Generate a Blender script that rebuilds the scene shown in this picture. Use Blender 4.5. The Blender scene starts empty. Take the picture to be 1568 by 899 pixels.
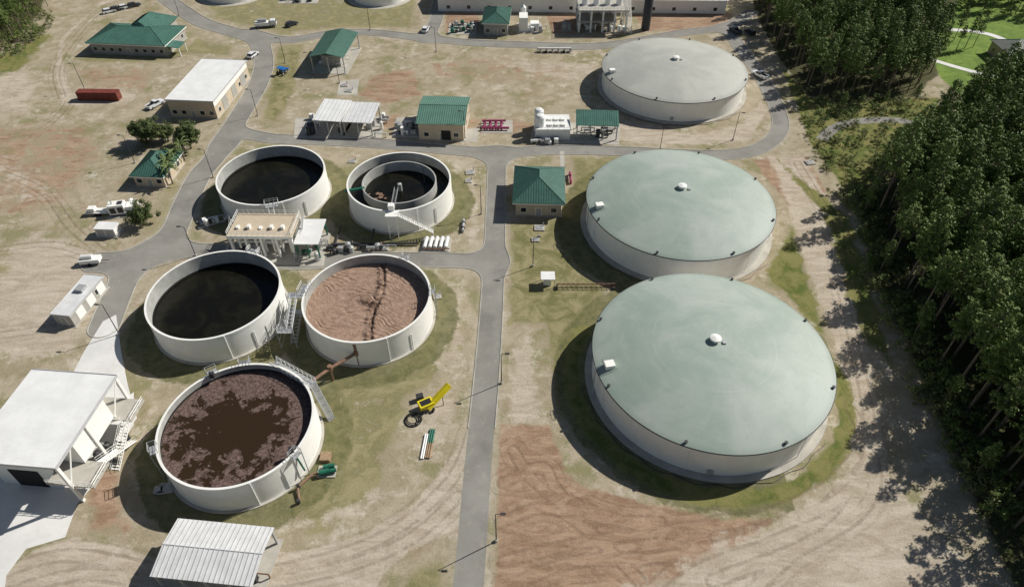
import bpy, math, random
import numpy as np
random.seed(7); rng=np.random.default_rng(7)
sc=bpy.context.scene
# ---------------------------------------------------------------- site survey: photo point -> metres on a level plane
PITCH=math.radians(43.7); CP,SP=math.cos(PITCH),math.sin(PITCH); F=1045.; H=100.
def G(u,v,z=0.):
    b=(v-449.5)/F; t=(H-z)/(SP+b*CP)
    return ((u-784.)/F*t, t*(CP-b*SP))
# ---------------------------------------------------------------- materials
class NT:
    def __init__(s,name,rough=.8,spec=.3,metal=0.):
        s.m=bpy.data.materials.new(name); s.m.use_nodes=True; s.t=s.m.node_tree
        s.b=s.t.nodes['Principled BSDF']; s.b.inputs['Roughness'].default_value=rough
        s.b.inputs['Specular IOR Level'].default_value=spec; s.b.inputs['Metallic'].default_value=metal
        s.tc=s.t.nodes.new('ShaderNodeTexCoord').outputs['Object']
    def L(s,a,b):
        if hasattr(a,'links'): s.t.links.new(a,b)
        else:
            if isinstance(a,(tuple,list)) and len(a)==3 and b.type=='RGBA': a=(*a,1)
            b.default_value=a
    def math(s,op,a,b=0.,c=None,clamp=False):
        n=s.t.nodes.new('ShaderNodeMath'); n.operation=op; n.use_clamp=clamp
        s.L(a,n.inputs[0]); s.L(b,n.inputs[1])
        if c is not None: s.L(c,n.inputs[2])
        return n.outputs[0]
    def mix(s,f,a,b,mode='MIX'):
        n=s.t.nodes.new('ShaderNodeMix'); n.data_type='RGBA'; n.blend_type=mode
        s.L(f,n.inputs[0]); s.L(a,n.inputs[6]); s.L(b,n.inputs[7]); return n.outputs[2]
    def map(s,scale=(1,1,1),rot=(0,0,0),src=None):
        n=s.t.nodes.new('ShaderNodeMapping'); n.inputs['Scale'].default_value=scale; n.inputs['Rotation'].default_value=rot
        s.L(src or s.tc,n.inputs[0]); return n.outputs[0]
    def noise(s,scale,detail=4,rough=.6,vec=None,dist=0.):
        n=s.t.nodes.new('ShaderNodeTexNoise'); n.inputs['Scale'].default_value=scale; n.inputs['Detail'].default_value=detail
        n.inputs['Roughness'].default_value=rough; n.inputs['Distortion'].default_value=dist
        s.L(vec or s.tc,n.inputs['Vector']); return n.outputs[0]
    def step(s,x,lo,hi):
        n=s.t.nodes.new('ShaderNodeMapRange'); n.interpolation_type='SMOOTHSTEP'
        s.L(x,n.inputs[0]); n.inputs[1].default_value=lo; n.inputs[2].default_value=hi; return n.outputs[0]
    def bump(s,h,strength=.5,dist=.1):
        n=s.t.nodes.new('ShaderNodeBump'); n.inputs['Strength'].default_value=strength; n.inputs['Distance'].default_value=dist
        s.L(h,n.inputs['Height']); s.t.links.new(n.outputs[0],s.b.inputs['Normal'])
    def col(s,c): s.L(c,s.b.inputs['Base Color']); return s.m
def sc3(c,k): return tuple(min(1,x*k) for x in c)
def simple(name,c,rough=.7,var=.18,scale=1.,streak=False,metal=0.,spec=.3,bump=0.):
    n=NT(name,rough,spec,metal)
    a=n.noise(scale,5,.65); f=n.step(a,.3,.7)
    col=n.mix(f,sc3(c,1-var),sc3(c,1+var*.6))
    if streak:
        v=n.map((1.4,1.4,.1)); q=n.step(n.noise(1.,5,.7,v),.55,.85)
        col=n.mix(n.math('MULTIPLY',q,.4*streak),col,sc3(c,.5))
        v2=n.noise(.35,3); col=n.mix(n.math('MULTIPLY',n.step(v2,.5,.8),.2*streak),col,sc3(c,.72))
    fine=n.noise(scale*9,3); col=n.mix(n.math('MULTIPLY',n.step(fine,.45,.75),.16),col,sc3(c,.65))
    if bump: n.bump(fine,bump,.03)
    return n.col(col)
M={}
M['white']=simple('white_paint',(.86,.85,.80),.6,.05,.4,.6)
M['whiteroof']=simple('white_roof_membrane',(.78,.78,.76),.6,.08,.3)
M['corr']=simple('corrugated_galvanised',(.70,.70,.69),.45,.1,.5,spec=.5)
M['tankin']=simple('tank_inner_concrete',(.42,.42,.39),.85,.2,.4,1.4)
M['tanwall']=simple('tan_stucco',(.55,.46,.34),.85,.08,.6,.6)
M['graywall']=simple('grey_block',(.38,.37,.33),.85,.1,.6,.6)
M['green']=simple('green_metal_roof',(.075,.18,.14),.42,.18,.5,spec=.45)
M['greenlt']=simple('faded_green_metal_roof',(.14,.27,.21),.42,.15,.4,spec=.5)
M['seam']=simple('green_roof_seam',(.05,.12,.09),.5,.1,1)
M['wseam']=simple('white_roof_seam',(.5,.5,.5),.5,.1,1)
M['glass']=simple('dark_glass',(.02,.025,.03),.12,.1,1,spec=.6)
M['dark']=simple('dark_opening',(.025,.025,.025),.9,.1,1)
M['steel']=simple('galvanised_steel',(.42,.43,.43),.45,.15,2,spec=.5,metal=.2)
M['dsteel']=simple('dark_painted_steel',(.05,.05,.055),.5,.2,2)
M['conc']=simple('concrete',(.46,.435,.38),.9,.16,.25,bump=.3)
M['kerb']=simple('kerb_concrete',(.42,.40,.35),.9,.2,.3)
M['concw']=simple('bleached_concrete_paving',(.70,.69,.66),.9,.1,.12,bump=.3)
M['yellow']=simple('yellow_paint',(.75,.62,.02),.45,.12,1)
M['red']=simple('rust_red_paint',(.20,.05,.035),.6,.3,1,1)
M['magenta']=simple('magenta_pipe_paint',(.32,.05,.13),.5,.2,1)
M['dgreen']=simple('green_pump_paint',(.02,.14,.09),.5,.2,1)
M['rust']=simple('rusty_pipe',(.25,.15,.10),.7,.3,2)
M['blue']=simple('blue_paint',(.02,.16,.5),.4,.1,1)
M['carwhite']=simple('white_car_paint',(.75,.76,.77),.25,.04,1,spec=.6)
M['cardark']=simple('dark_car_paint',(.03,.035,.045),.25,.1,1,spec=.6)
M['tyre']=simple('tyre_rubber',(.02,.02,.02),.85,.1,3)
M['wood']=simple('timber_pallet',(.33,.23,.14),.8,.25,2)
M['bark']=simple('pine_bark',(.20,.16,.12),.9,.35,2)
M['pvc']=simple('white_pvc',(.8,.8,.78),.4,.05,1)
# road asphalt
n=NT('asphalt_road_surface',.9,.2)
a=n.step(n.noise(.12,5,.6),.3,.7); c=n.mix(a,(.235,.225,.20),(.31,.298,.268))
c=n.mix(n.math('MULTIPLY',n.step(n.noise(5,4,.7),.4,.75),.35),c,(.15,.145,.13))
c=n.mix(n.math('MULTIPLY',n.step(n.noise(.5,7,.78),.53,.68),.5),c,(.40,.365,.30))
c=n.mix(n.math('MULTIPLY',n.step(n.noise(.07,5,.6),.55,.62),.3),c,(.14,.138,.13))
n.bump(n.noise(20,2),.3,.02); M['asphalt']=n.col(c)
# dome
def dome_mat(name,c1,c2,c3):
    n=NT(name,.55,.3)
    a=n.step(n.noise(.08,5,.6,dist=.6),.33,.7); c=n.mix(a,c1,c2)
    sep=n.t.nodes.new('ShaderNodeSeparateXYZ'); n.L(n.tc,sep.inputs[0])
    r=n.math('SQRT',n.math('ADD',n.math('MULTIPLY',sep.outputs[0],sep.outputs[0]),n.math('MULTIPLY',sep.outputs[1],sep.outputs[1])))
    th=n.math('ARCTAN2',sep.outputs[1],sep.outputs[0])
    cb=n.t.nodes.new('ShaderNodeCombineXYZ'); n.L(n.math('MULTIPLY',r,1.1),cb.inputs[0]); n.L(n.math('MULTIPLY',th,2.5),cb.inputs[1])
    q=n.step(n.noise(1.,6,.75,cb.outputs[0],.8),.45,.8); c=n.mix(n.math('MULTIPLY',q,.3),c,c3)
    cb2=n.t.nodes.new('ShaderNodeCombineXYZ'); n.L(n.math('MULTIPLY',r,.15),cb2.inputs[0]); n.L(n.math('MULTIPLY',th,6.),cb2.inputs[1])
    q2=n.step(n.noise(1.,4,.6,cb2.outputs[0]),.5,.8); c=n.mix(n.math('MULTIPLY',q2,.25),c,sc3(c1,.75))
    c=n.mix(n.math('MULTIPLY',n.step(n.noise(4,5,.75),.5,.75),.3),c,sc3(c1,.68))
    c=n.mix(n.math('MULTIPLY',n.step(n.noise(.5,6,.8),.56,.72),.32),c,sc3(c1,.8))
    ring=n.math('SUBTRACT',1.,n.math('MULTIPLY',n.math('ABSOLUTE',n.math('SUBTRACT',r,10.8)),7.),clamp=True)
    c=n.mix(n.math('MULTIPLY',n.math('MULTIPLY',ring,n.step(n.noise(.2,2),.4,.6)),.25),c,sc3(c3,1.2))
    edge=n.step(r,20.2,21.4); c=n.mix(n.math('MULTIPLY',edge,.35),c,sc3(c1,.7))
    n.bump(n.noise(1.5,4),.12,.03)
    return n.col(c)
M['domeg']=dome_mat('weathered_green_dome_coating',(.285,.355,.30),(.40,.445,.395),(.48,.50,.44))
M['domew']=dome_mat('weathered_grey_dome_coating',(.39,.395,.35),(.49,.49,.435),(.54,.535,.475))
# liquids
n=NT('dark_tank_water',.22,.22); M['water']=n.col(n.mix(n.step(n.noise(.18,5,.6,dist=1),.4,.7),(.006,.006,.004),(.014,.013,.008)))
n=NT('scum_crust_liquid',.6,.3)
sep=n.t.nodes.new('ShaderNodeSeparateXYZ'); n.L(n.tc,sep.inputs[0])
r=n.math('SQRT',n.math('ADD',n.math('MULTIPLY',sep.outputs[0],sep.outputs[0]),n.math('MULTIPLY',sep.outputs[1],sep.outputs[1])))
sh=n.math('ADD',n.math('MULTIPLY',sep.outputs[1],.012),n.math('MULTIPLY',sep.outputs[0],.008))
t=n.math('ADD',n.math('ADD',n.math('DIVIDE',r,13.8),sh),n.math('MULTIPLY',n.math('SUBTRACT',n.noise(.32,8,.72,dist=.4),.5),2.7))
crust=n.step(t,.54,.58)
cr=n.mix(n.step(n.noise(2.,7,.8),.38,.66),(.065,.040,.032),(.21,.145,.125))
M['scum']=n.col(n.mix(crust,(.034,.020,.010),cr)); n.L(n.math('ADD',.2,n.math('MULTIPLY',crust,.6)),n.b.inputs['Roughness'])
n.bump(n.math('ADD',crust,n.math('MULTIPLY',n.noise(3,4),.5)),.5,.1)
n=NT('dried_sludge',.9,.15); c=n.mix(n.step(n.noise(.9,7,.75),.33,.68),(.27,.18,.13),(.43,.30,.225))
c=n.mix(n.math('MULTIPLY',n.step(n.noise(6,5,.75),.42,.66),.4),c,(.18,.115,.085))
sep=n.t.nodes.new('ShaderNodeSeparateXYZ'); n.L(n.tc,sep.inputs[0])
dx=n.math('ABSOLUTE',n.math('SUBTRACT',n.math('ADD',sep.outputs[0],n.math('MULTIPLY',n.math('SUBTRACT',n.noise(.35,5,.7),.5),3.)),1.6))
c=n.mix(n.math('MULTIPLY',n.math('SUBTRACT',1.,n.step(dx,.2,1.1)),n.step(n.noise(1.8,6,.75),.42,.58)),c,(.085,.052,.038))
n.bump(n.noise(4,5),.6,.1); M['sludge']=n.col(c)
# foliage
def leafmat(name,a,b,c):
    n=NT(name,.6,.2); oi=n.t.nodes.new('ShaderNodeObjectInfo')
    x=n.mix(n.step(n.noise(.7,3),.35,.65),a,b); x=n.mix(n.math('MULTIPLY',oi.outputs['Random'],.75),x,c)
    return n.col(x)
M['needle']=leafmat('pine_needles',(.095,.145,.036),(.18,.235,.065),(.125,.19,.04))
M['leaf']=leafmat('broadleaf_foliage',(.06,.085,.028),(.115,.145,.048),(.08,.10,.035))
M['bush']=leafmat('undergrowth_leaves',(.08,.14,.025),(.16,.22,.05),(.17,.17,.07))
M['palm']=leafmat('palm_fronds',(.08,.12,.035),(.13,.17,.06),(.1,.12,.04))
# ---------------------------------------------------------------- mesh building
class MB:
    def __init__(s,mat,smooth=False): s.v=[];s.f=[];s.mat=mat;s.smooth=smooth
    def add(s,vs,fs):
        o=len(s.v); s.v+= [tuple(p) for p in vs]; s.f+=[tuple(i+o for i in f) for f in fs]; return s
    def box(s,x0,x1,y0,y1,z0,z1):
        return s.add([(x0,y0,z0),(x1,y0,z0),(x1,y1,z0),(x0,y1,z0),(x0,y0,z1),(x1,y0,z1),(x1,y1,z1),(x0,y1,z1)],
            [(0,3,2,1),(4,5,6,7),(0,1,5,4),(1,2,6,5),(2,3,7,6),(3,0,4,7)])
    def cb(s,cx,cy,cz,sx,sy,sz,rz=0):
        c,q=math.cos(rz),math.sin(rz); vs=[]
        for z in (-.5,.5):
            for x,y in((-.5,-.5),(.5,-.5),(.5,.5),(-.5,.5)):
                X,Y=x*sx,y*sy; vs.append((cx+X*c-Y*q,cy+X*q+Y*c,cz+z*sz))
        return s.add(vs,[(0,3,2,1),(4,5,6,7),(0,1,5,4),(1,2,6,5),(2,3,7,6),(3,0,4,7)])
    def cyl(s,a,b,r,n=10,r2=None):
        r2=r if r2 is None else r2
        a=np.array(a,float);b=np.array(b,float);d=b-a;l=np.linalg.norm(d)
        if l<1e-6: return s
        d/=l;h=np.array((0,0,1.)) if abs(d[2])<.9 else np.array((1.,0,0)); x=np.cross(h,d);x/=np.linalg.norm(x);y=np.cross(d,x)
        vs=[]
        for p,rr in((a,r),(b,r2)):
            for i in range(n):
                t=2*math.pi*i/n; vs.append(tuple(p+rr*(x*math.cos(t)+y*math.sin(t))))
        fs=[(i,(i+1)%n,n+(i+1)%n,n+i) for i in range(n)]+[tuple(range(n-1,-1,-1)),tuple(range(n,2*n))]
        return s.add(vs,fs)
    def prism(s,pts,z0,z1):
        n=len(pts); ar=sum(pts[i][0]*pts[(i+1)%n][1]-pts[(i+1)%n][0]*pts[i][1] for i in range(n))
        if ar<0: pts=pts[::-1]
        return s.add([(x,y,z0) for x,y in pts]+[(x,y,z1) for x,y in pts],[tuple(range(n-1,-1,-1)),tuple(range(n,2*n))]+[(i,(i+1)%n,n+(i+1)%n,n+i) for i in range(n)])
    def revolve(s,prof,n=96,c=(0,0,0)):
        vs=[(c[0]+r*math.cos(2*math.pi*i/n),c[1]+r*math.sin(2*math.pi*i/n),c[2]+z) for r,z in prof for i in range(n)]
        fs=[]
        for k in range(len(prof)-1):
            for i in range(n):
                j=(i+1)%n; fs.append((k*n+i,k*n+j,(k+1)*n+j,(k+1)*n+i))
        return s.add(vs,fs)
    def slab(s,pts,th=.15):
        n=len(pts); return s.add(list(pts)+[(x,y,z-th) for x,y,z in pts],[tuple(range(n)),tuple(range(2*n-1,n-1,-1))]+[(i,n+i,n+(i+1)%n,(i+1)%n) for i in range(n)])
    def seams(s,pts,sp=.6,w=.06,h=.07):
        P=[np.array(p,float) for p in pts]; e=P[1]-P[0]; L=np.linalg.norm(e); e/=L
        nn=np.cross(P[1]-P[0],P[2]-P[1]); nn/=np.linalg.norm(nn)
        if nn[2]<0: nn=-nn
        d=np.cross(nn,e)
        q=[((p-P[0])@e,(p-P[0])@d) for p in P]; mx=max(a for a,_ in q); mn=min(a for a,_ in q)
        t=mn+sp*.5
        while t<mx:
            hit=[]
            for i in range(len(q)):
                (a0,b0),(a1,b1)=q[i],q[(i+1)%len(q)]
                if (a0-t)*(a1-t)<0: hit.append(b0+(b1-b0)*(t-a0)/(a1-a0))
            if len(hit)==2 and abs(hit[0]-hit[1])>.2:
                u0,u1=P[0]+e*t+d*hit[0],P[0]+e*t+d*hit[1]; vs=[]
                for p in(u0,u1):
                    for a,b in((-w,0.),(w,0.),(w,h),(-w,h)): vs.append(p+e*a+nn*b)
                s.add(vs,[(0,1,2,3),(4,7,6,5),(0,4,5,1),(1,5,6,2),(2,6,7,3),(3,7,4,0)])
            t+=sp
        return s
    def obj(s,name):
        me=bpy.data.meshes.new(name); me.from_pydata(s.v,[],s.f); me.materials.append(s.mat)
        if s.smooth:
            me.shade_smooth(); me.set_sharp_from_angle(angle=math.radians(35))
        me.update(); o=bpy.data.objects.new(name,me); sc.collection.objects.link(o); return o
class Thing:
    def __init__(s,name,x=0,y=0,rz=0,z=0): s.n=name;s.l=(x,y,z);s.r=rz;s.p={}
    def __call__(s,part,mat,smooth=False):
        if part not in s.p: s.p[part]=MB(M[mat],smooth)
        return s.p[part]
    def done(s):
        ps=[(k,m) for k,m in s.p.items() if m.f]
        if len(ps)==1: o=ps[0][1].obj(s.n)
        else:
            o=bpy.data.objects.new(s.n,None); sc.collection.objects.link(o)
            for k,m in ps: c=m.obj(k); c.parent=o
        o.location=s.l; o.rotation_euler=(0,0,s.r); return o
def rect(fl,fr,br,z,depth=None):
    a,b=np.array(G(*fl,z)),np.array(G(*fr,z)); e=b-a; W=np.linalg.norm(e); e/=W; nn=np.array((-e[1],e[0]))
    D=depth or abs((np.array(G(*br,z))-b)@nn)
    return a[0],a[1],math.atan2(e[1],e[0]),W,D
def rail(m,pts,h=1.1,sp=1.5,r=.035):
    for a,b in zip(pts[:-1],pts[1:]):
        a=np.array(a,float);b=np.array(b,float);L=np.linalg.norm(b-a);k=max(1,int(L/sp))
        for i in range(k+1):
            p=a+(b-a)*i/k; m.cyl(p,p+(0,0,h),r,4)
        for q in(.55,1.): m.cyl(a+(0,0,h*q),b+(0,0,h*q),r,4)
def stair(T,a,b,w=1.1,mat='steel',part='stair'):
    a=np.array(a,float);b=np.array(b,float);d=b-a;hd=np.array((d[0],d[1],0));hd/=np.linalg.norm(hd);s=np.array((-hd[1],hd[0],0))*w/2
    m=T(part,mat); k=max(3,int(abs(d[2])/.25)); rz=math.atan2(hd[1],hd[0])
    for i in range(k):
        p=a+d*(i+.5)/k; m.cb(*p,.3,w,.05,rz)
    for q in(-1,1):
        m.cyl(a+s*q,b+s*q,.09,4)
        for h in(.55,1.1): m.cyl(a+s*q+(0,0,h),b+s*q+(0,0,h),.035,4)
        kk=max(2,int(np.linalg.norm(d)/1.2))
        for i in range(kk+1):
            p=a+d*i/kk+s*q; m.cyl(p,p+(0,0,1.1),.035,4)
# ---------------------------------------------------------------- camera, light, sky
cam=bpy.data.cameras.new('camera'); co=bpy.data.objects.new('camera',cam); sc.collection.objects.link(co)
co.location=(0,0,H); co.rotation_euler=(math.radians(90)-PITCH,0,0); cam.sensor_width=36; cam.lens=24.0; cam.clip_end=6000; cam.clip_start=1; sc.camera=co
SUN_EL=math.radians(40); sv=np.array((.88,.47)); sv/=np.linalg.norm(sv); az=math.atan2(sv[0],sv[1])
sun=bpy.data.lights.new('sun','SUN'); so=bpy.data.objects.new('sun',sun); sc.collection.objects.link(so)
sun.energy=5.; sun.angle=math.radians(.5); sun.color=(1,.965,.90); so.location=(100,60,150)
so.rotation_euler=(math.pi/2-SUN_EL,0,math.pi-az) 
w=bpy.data.worlds.new('World'); sc.world=w; w.use_nodes=True; nt=w.node_tree
sk=nt.nodes.new('ShaderNodeTexSky'); sk.sky_type='NISHITA'; sk.sun_disc=False; sk.sun_elevation=SUN_EL; sk.sun_rotation=az; sk.air_density=1.; sk.dust_density=1.
nt.links.new(sk.outputs[0],nt.nodes['Background'].inputs[0]); nt.nodes['Background'].inputs[1].default_value=.05
sc.view_settings.view_transform='Standard'; sc.view_settings.look='None'; sc.view_settings.exposure=0
# ---------------------------------------------------------------- key tank positions
DOMES=[(36.0,81.8,21.4,7.0,3.3,'domeg'),(38.6,128.6,21.4,7.0,3.2,'domeg'),(49.2,197.,21.8,6.3,2.8,'domew')]
OPEN=[(-45.7,67.2,12.6,6.5,1.6,'scum'),(-28.7,97.3,12.6,6.5,2.3,'sludge'),(-59.2,98.2,12.9,6.5,3.6,'water'),(-58.7,140.4,12.9,6.2,3.4,'water'),(-27.1,137.2,12.4,6.5,3.0,'water')]
# ---------------------------------------------------------------- ground grid
st=.7
xi=np.arange(-235,255,st); yi=np.arange(20,300,st)
out=np.array([3.,10,30,80,200,500,1200,3000])
xs=np.concatenate([xi[0]-out[::-1],xi,xi[-1]+out]); ys=np.concatenate([yi[0]-out[::-1],yi,yi[-1]+out])
X,Y=np.meshgrid(xs,ys)
def segdist(X,Y,a,b):
    dx,dy=b[0]-a[0],b[1]-a[1]; t=np.clip(((X-a[0])*dx+(Y-a[1])*dy)/(dx*dx+dy*dy+1e-9),0,1)
    return np.hypot(X-a[0]-t*dx,Y-a[1]-t*dy)
def polysdf(pts,X=X,Y=Y):
    d=np.full(X.shape,1e9); ins=np.zeros(X.shape,bool); n=len(pts)
    for i in range(n):
        a,b=pts[i],pts[(i+1)%n]; d=np.minimum(d,segdist(X,Y,a,b))
        if a[1]!=b[1]:
            c=((a[1]>Y)!=(b[1]>Y))&(X<(b[0]-a[0])*(Y-a[1])/(b[1]-a[1])+a[0]); ins^=c
    return np.where(ins,-d,d)
def smooth_line(p,k=6):
    p=[np.array(q,float) for q in p]; o=[]
    for i in range(len(p)-1):
        p0=p[max(0,i-1)];p1=p[i];p2=p[i+1];p3=p[min(len(p)-1,i+2)]
        for j in range(k):
            t=j/k; o.append(.5*((2*p1)+(-p0+p2)*t+(2*p0-5*p1+4*p2-p3)*t*t+(-p0+3*p1-3*p2+p3)*t**3))
    o.append(p[-1]); return o
ROADS=[(4.5,[(712,960),(722,840),(733,700),(743,600),(751,500),(756,410),(759,330),(761,240)]),
 (4.4,[(761,236),(850,230),(950,232),(1050,237),(1120,237),(1165,227),(1191,205),(1194,180),(1180,145),(1160,110),(1130,70),(1115,45)]),
 (4.4,[(761,236),(690,230),(600,222),(500,216),(420,213),(370,206),(345,222)]),
 (6.0,[(230,-20),(300,30),(350,48),(392,62),(404,95),(395,130),(372,170),(350,205),(330,240),(305,270),(285,310),(268,350),(248,375),(215,400),(190,430),(172,470),(160,500)]),
 (6.5,[(250,378),(200,398),(150,402)]),
 (4.6,[(235,388),(300,384),(380,390),(450,402),(540,398),(640,398),(756,401)]),
 (4.6,[(385,52),(440,62),(500,53),(560,50),(640,58),(720,66),(820,70),(900,72),(960,66),(1040,52),(1110,42),(1150,20)]),
 (4.6,[(655,60),(668,30),(672,5),(680,-20)])]
road=np.full(X.shape,1e9)
for wd,pl in ROADS:
    L=smooth_line([G(*p) for p in pl]); d=np.full(X.shape,1e9)
    for a,b in zip(L[:-1],L[1:]): d=np.minimum(d,segdist(X,Y,a,b))
    d-=wd/2; k=5.; h=np.clip(.5+.5*(road-d)/k,0,1)
    road=np.where(np.abs(road-d)<k, road*(1-h)+d*h-k*h*(1-h), np.minimum(road,d))
ch={k:np.zeros(X.shape) for k in('grass','lush','red','sand','forest','bright','shade_turf')}
def P(c,wt,soft,pts,world=False):
    pts=pts if world else [G(*p) for p in pts]
    ch[c]=np.maximum(ch[c],wt*np.clip(.5-polysdf(pts)/(2*soft),0,1))
P('sand',1,1.2,[(-300,960),(0,880),(25,860),(60,838),(120,822),(230,850),(300,870),(400,848),(470,843),(550,820),(640,765),(695,695),(718,650),(735,700),(712,800),(640,838),(590,872),(550,960)])
P('sand',.85,5,[(1000,960),(1040,850),(1100,820),(1180,795),(1250,745),(1310,680),(1350,690),(1420,780),(1560,960)])
P('sand',.62,5,[(820,960),(900,880),(1060,840),(1060,960)])
P('sand',.7,2,[(1170,235),(1235,240),(1290,330),(1320,430),(1350,600),(1370,720),(1290,720),(1290,620),(1265,500),(1225,400),(1205,330)])
P('sand',.75,6,[(0,370),(60,350),(150,370),(205,400),(170,460),(130,540),(60,560),(-60,560)])
P('sand',.8,1.5,[(100,62),(150,12),(215,-10),(170,-10),(90,60),(82,120),(95,150),(112,145),(98,100)])
P('sand',.7,2,[(85,145),(190,132),(215,148),(200,162),(90,165)])
P('sand',.75,3,[(775,540),(815,490),(835,620),(845,650),(770,655)])
P('sand',.75,2,[(950,180),(1060,205),(1130,190),(1165,150),(1180,170),(1150,218),(1050,225),(940,218)])
P('sand',.6,4,[(620,600),(720,560),(715,660),(640,760),(560,810),(420,835),(400,800),(620,720)])
P('sand',.6,3,[(690,430),(722,420),(722,560),(690,600),(640,560)])
P('sand',.6,3,[(520,230),(735,240),(742,300),(740,380),(700,385),(715,300),(690,250)])
P('sand',.55,4,[(430,85),(930,90),(915,130),(900,140),(700,90)])
P('sand',.6,2,[(115,500),(165,420),(185,430),(150,480),(110,560),(85,560)])
P('sand',.6,3,[(200,640),(245,600),(250,640),(215,740),(190,740)])
P('sand',.6,8,[(-100,70),(80,100),(80,190),(-100,190)])
P('sand',.5,8,[(-100,230),(60,220),(150,300),(60,330),(-100,330)])
P('red',1,2,[(764,652),(845,650),(866,722),(905,750),(1000,772),(1090,790),(1180,795),(1150,830),(1060,870),(950,930),(755,960)])
P('red',.6,3,[(560,115),(640,100),(655,150),(590,165),(540,150)])
P('red',.54,8,[(-100,180),(150,180),(195,230),(120,310),(60,345),(-100,345)])
P('red',.85,2,[(1148,243),(1235,240),(1272,300),(1215,325),(1185,290)])
P('red',.5,3,[(1230,330),(1290,330),(1350,600),(1350,700),(1290,700),(1260,480)])
P('red',.9,1.5,[(835,22),(885,20),(885,55),(845,52)]); P('red',.8,2,[(965,22),(1125,20),(1110,45),(990,50)]); P('red',.8,2,[(680,18),(735,20),(735,50),(680,52)])
P('red',.75,3,[(120,725),(185,700),(195,790),(240,830),(130,820)])
P('red',.5,4,[(100,95),(250,100),(240,150),(110,140)])
P('red',.55,4,[(520,165),(930,185),(930,215),(520,205)])
P('red',.48,4,[(640,80),(900,95),(880,130),(660,130)])
P('red',.55,2,[(500,385),(600,378),(600,392),(500,395)])
P('grass',.8,3,[(775,340),(880,330),(905,420),(935,440),(900,520),(865,650),(845,640),(830,500),(775,500)])
P('grass',.62,4,[(490,590),(620,540),(720,440),(722,560),(640,620),(600,760),(520,830),(410,838),(440,770)])
P('grass',.7,3,[(420,70),(470,66),(455,150),(425,195),(398,185),(405,130)])
P('grass',.6,3,[(110,88),(280,70),(300,55),(365,70),(360,90),(290,88),(240,100),(112,100)])
P('grass',.6,4,[(280,-20),(650,-20),(640,48),(540,46),(430,56),(330,35)])
P('grass',.5,3,[(280,230),(320,290),(300,345),(255,385),(225,380),(190,350),(235,300)])
P('grass',.65,3,[(865,235),(1000,240),(930,290),(900,330),(870,330)])
P('grass',.6,3,[(500,226),(300,400),(360,370),(480,230)])
P('grass',.5,6,[(-100,380),(100,330),(190,370),(60,470),(-100,520)])
P('grass',.65,3,[(560,960),(590,880),(650,850),(700,835),(680,960)])
P('grass',.6,3,[(160,520),(215,450),(235,500),(200,560),(250,620),(210,690),(190,640)])
P('lush',.9,3,[(1185,240),(1300,330),(1340,450),(1370,560),(1400,600),(1320,520),(1290,430),(1260,330),(1200,260)])
P('lush',.75,2.5,[(1165,420),(1215,330),(1260,480),(1290,570),(1300,640),(1270,600),(1240,500)])
P('lush',1,2,[(1195,100),(1240,150),(1440,150),(1420,260),(1300,300),(1240,220)])
P('bright',1,2,[(1420,70),(1480,-20),(1800,-20),(1800,170),(1490,165),(1440,120)])
P('lush',.7,5,[(-60,90),(20,75),(60,45),(90,55),(40,110),(-60,140)])
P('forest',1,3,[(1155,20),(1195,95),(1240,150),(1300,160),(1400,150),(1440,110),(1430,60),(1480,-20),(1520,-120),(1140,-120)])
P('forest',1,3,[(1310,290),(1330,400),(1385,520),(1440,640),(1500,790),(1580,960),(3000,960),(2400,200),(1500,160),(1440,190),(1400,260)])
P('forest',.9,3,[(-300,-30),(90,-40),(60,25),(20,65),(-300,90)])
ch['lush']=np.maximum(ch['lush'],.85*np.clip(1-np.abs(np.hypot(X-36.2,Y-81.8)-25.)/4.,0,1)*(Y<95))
# grass ring painted darker round the tank bases to deepen their shadows
for cx,cy,R,*_ in DOMES[:2]+OPEN:
    r=np.hypot(X-cx,Y-cy); wd=7.5 if R>20 else 6
    ch['shade_turf']=np.maximum(ch['shade_turf'],.8*np.clip(1.6-np.abs(r-R-wd*.4)/(wd*.5),0,1))
ch['shade_turf']*=(X<45)&(Y<160)
for cx,cy,R,*_ in OPEN:
    r=np.hypot(X-cx,Y-cy); ch['sand']=np.maximum(ch['sand'],.5*np.clip(1-np.abs(r-R-1)/2.5,0,1))
far=np.clip((np.maximum(np.maximum(X-190,-X-200),Y-285))/20,0,1); ch['forest']=np.maximum(ch['forest'],far)
TR=[[(1345,690),(1290,760),(1180,810),(1050,860),(960,940)],[(1300,620),(1340,720),(1310,790),(1210,850),(1120,940)],[(1220,250),(1270,340),(1290,450),(1315,560),(1330,650),(1320,740),(1260,820),(1090,890)],
 [(770,860),(870,835),(1000,815),(1130,800)],[(785,690),(820,740),(900,790),(1010,800)],[(-50,900),(100,850),(300,885),(450,868),(590,820),(690,735),(722,660)],[(-50,930),(120,880),(300,900),(480,880),(620,830),(700,760)],
 [(95,150),(88,100),(140,30),(200,-10)],[(170,470),(90,500),(-50,520)],[(170,405),(80,375),(-50,390)],[(175,400),(110,350),(60,290),(-50,250)],[(110,150),(60,200),(-50,215)],[(765,800),(850,780),(960,870),(1020,950)],[(1060,850),(1090,800),(1170,790),(1300,730)],
 [(775,900),(880,860),(1040,850),(1200,800),(1310,700)],[(770,740),(830,715),(860,760),(960,800),(1080,830)]]
td=np.full(X.shape,6.)
for pl in TR:
    L=smooth_line([G(*p) for p in pl],5)
    for a,b in zip(L[:-1],L[1:]): td=np.minimum(td,segdist(X,Y,a,b))
ny,nx=X.shape
me=bpy.data.meshes.new('ground'); V=np.zeros((ny*nx,3),np.float32); V[:,0]=X.ravel(); V[:,1]=Y.ravel()
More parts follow.
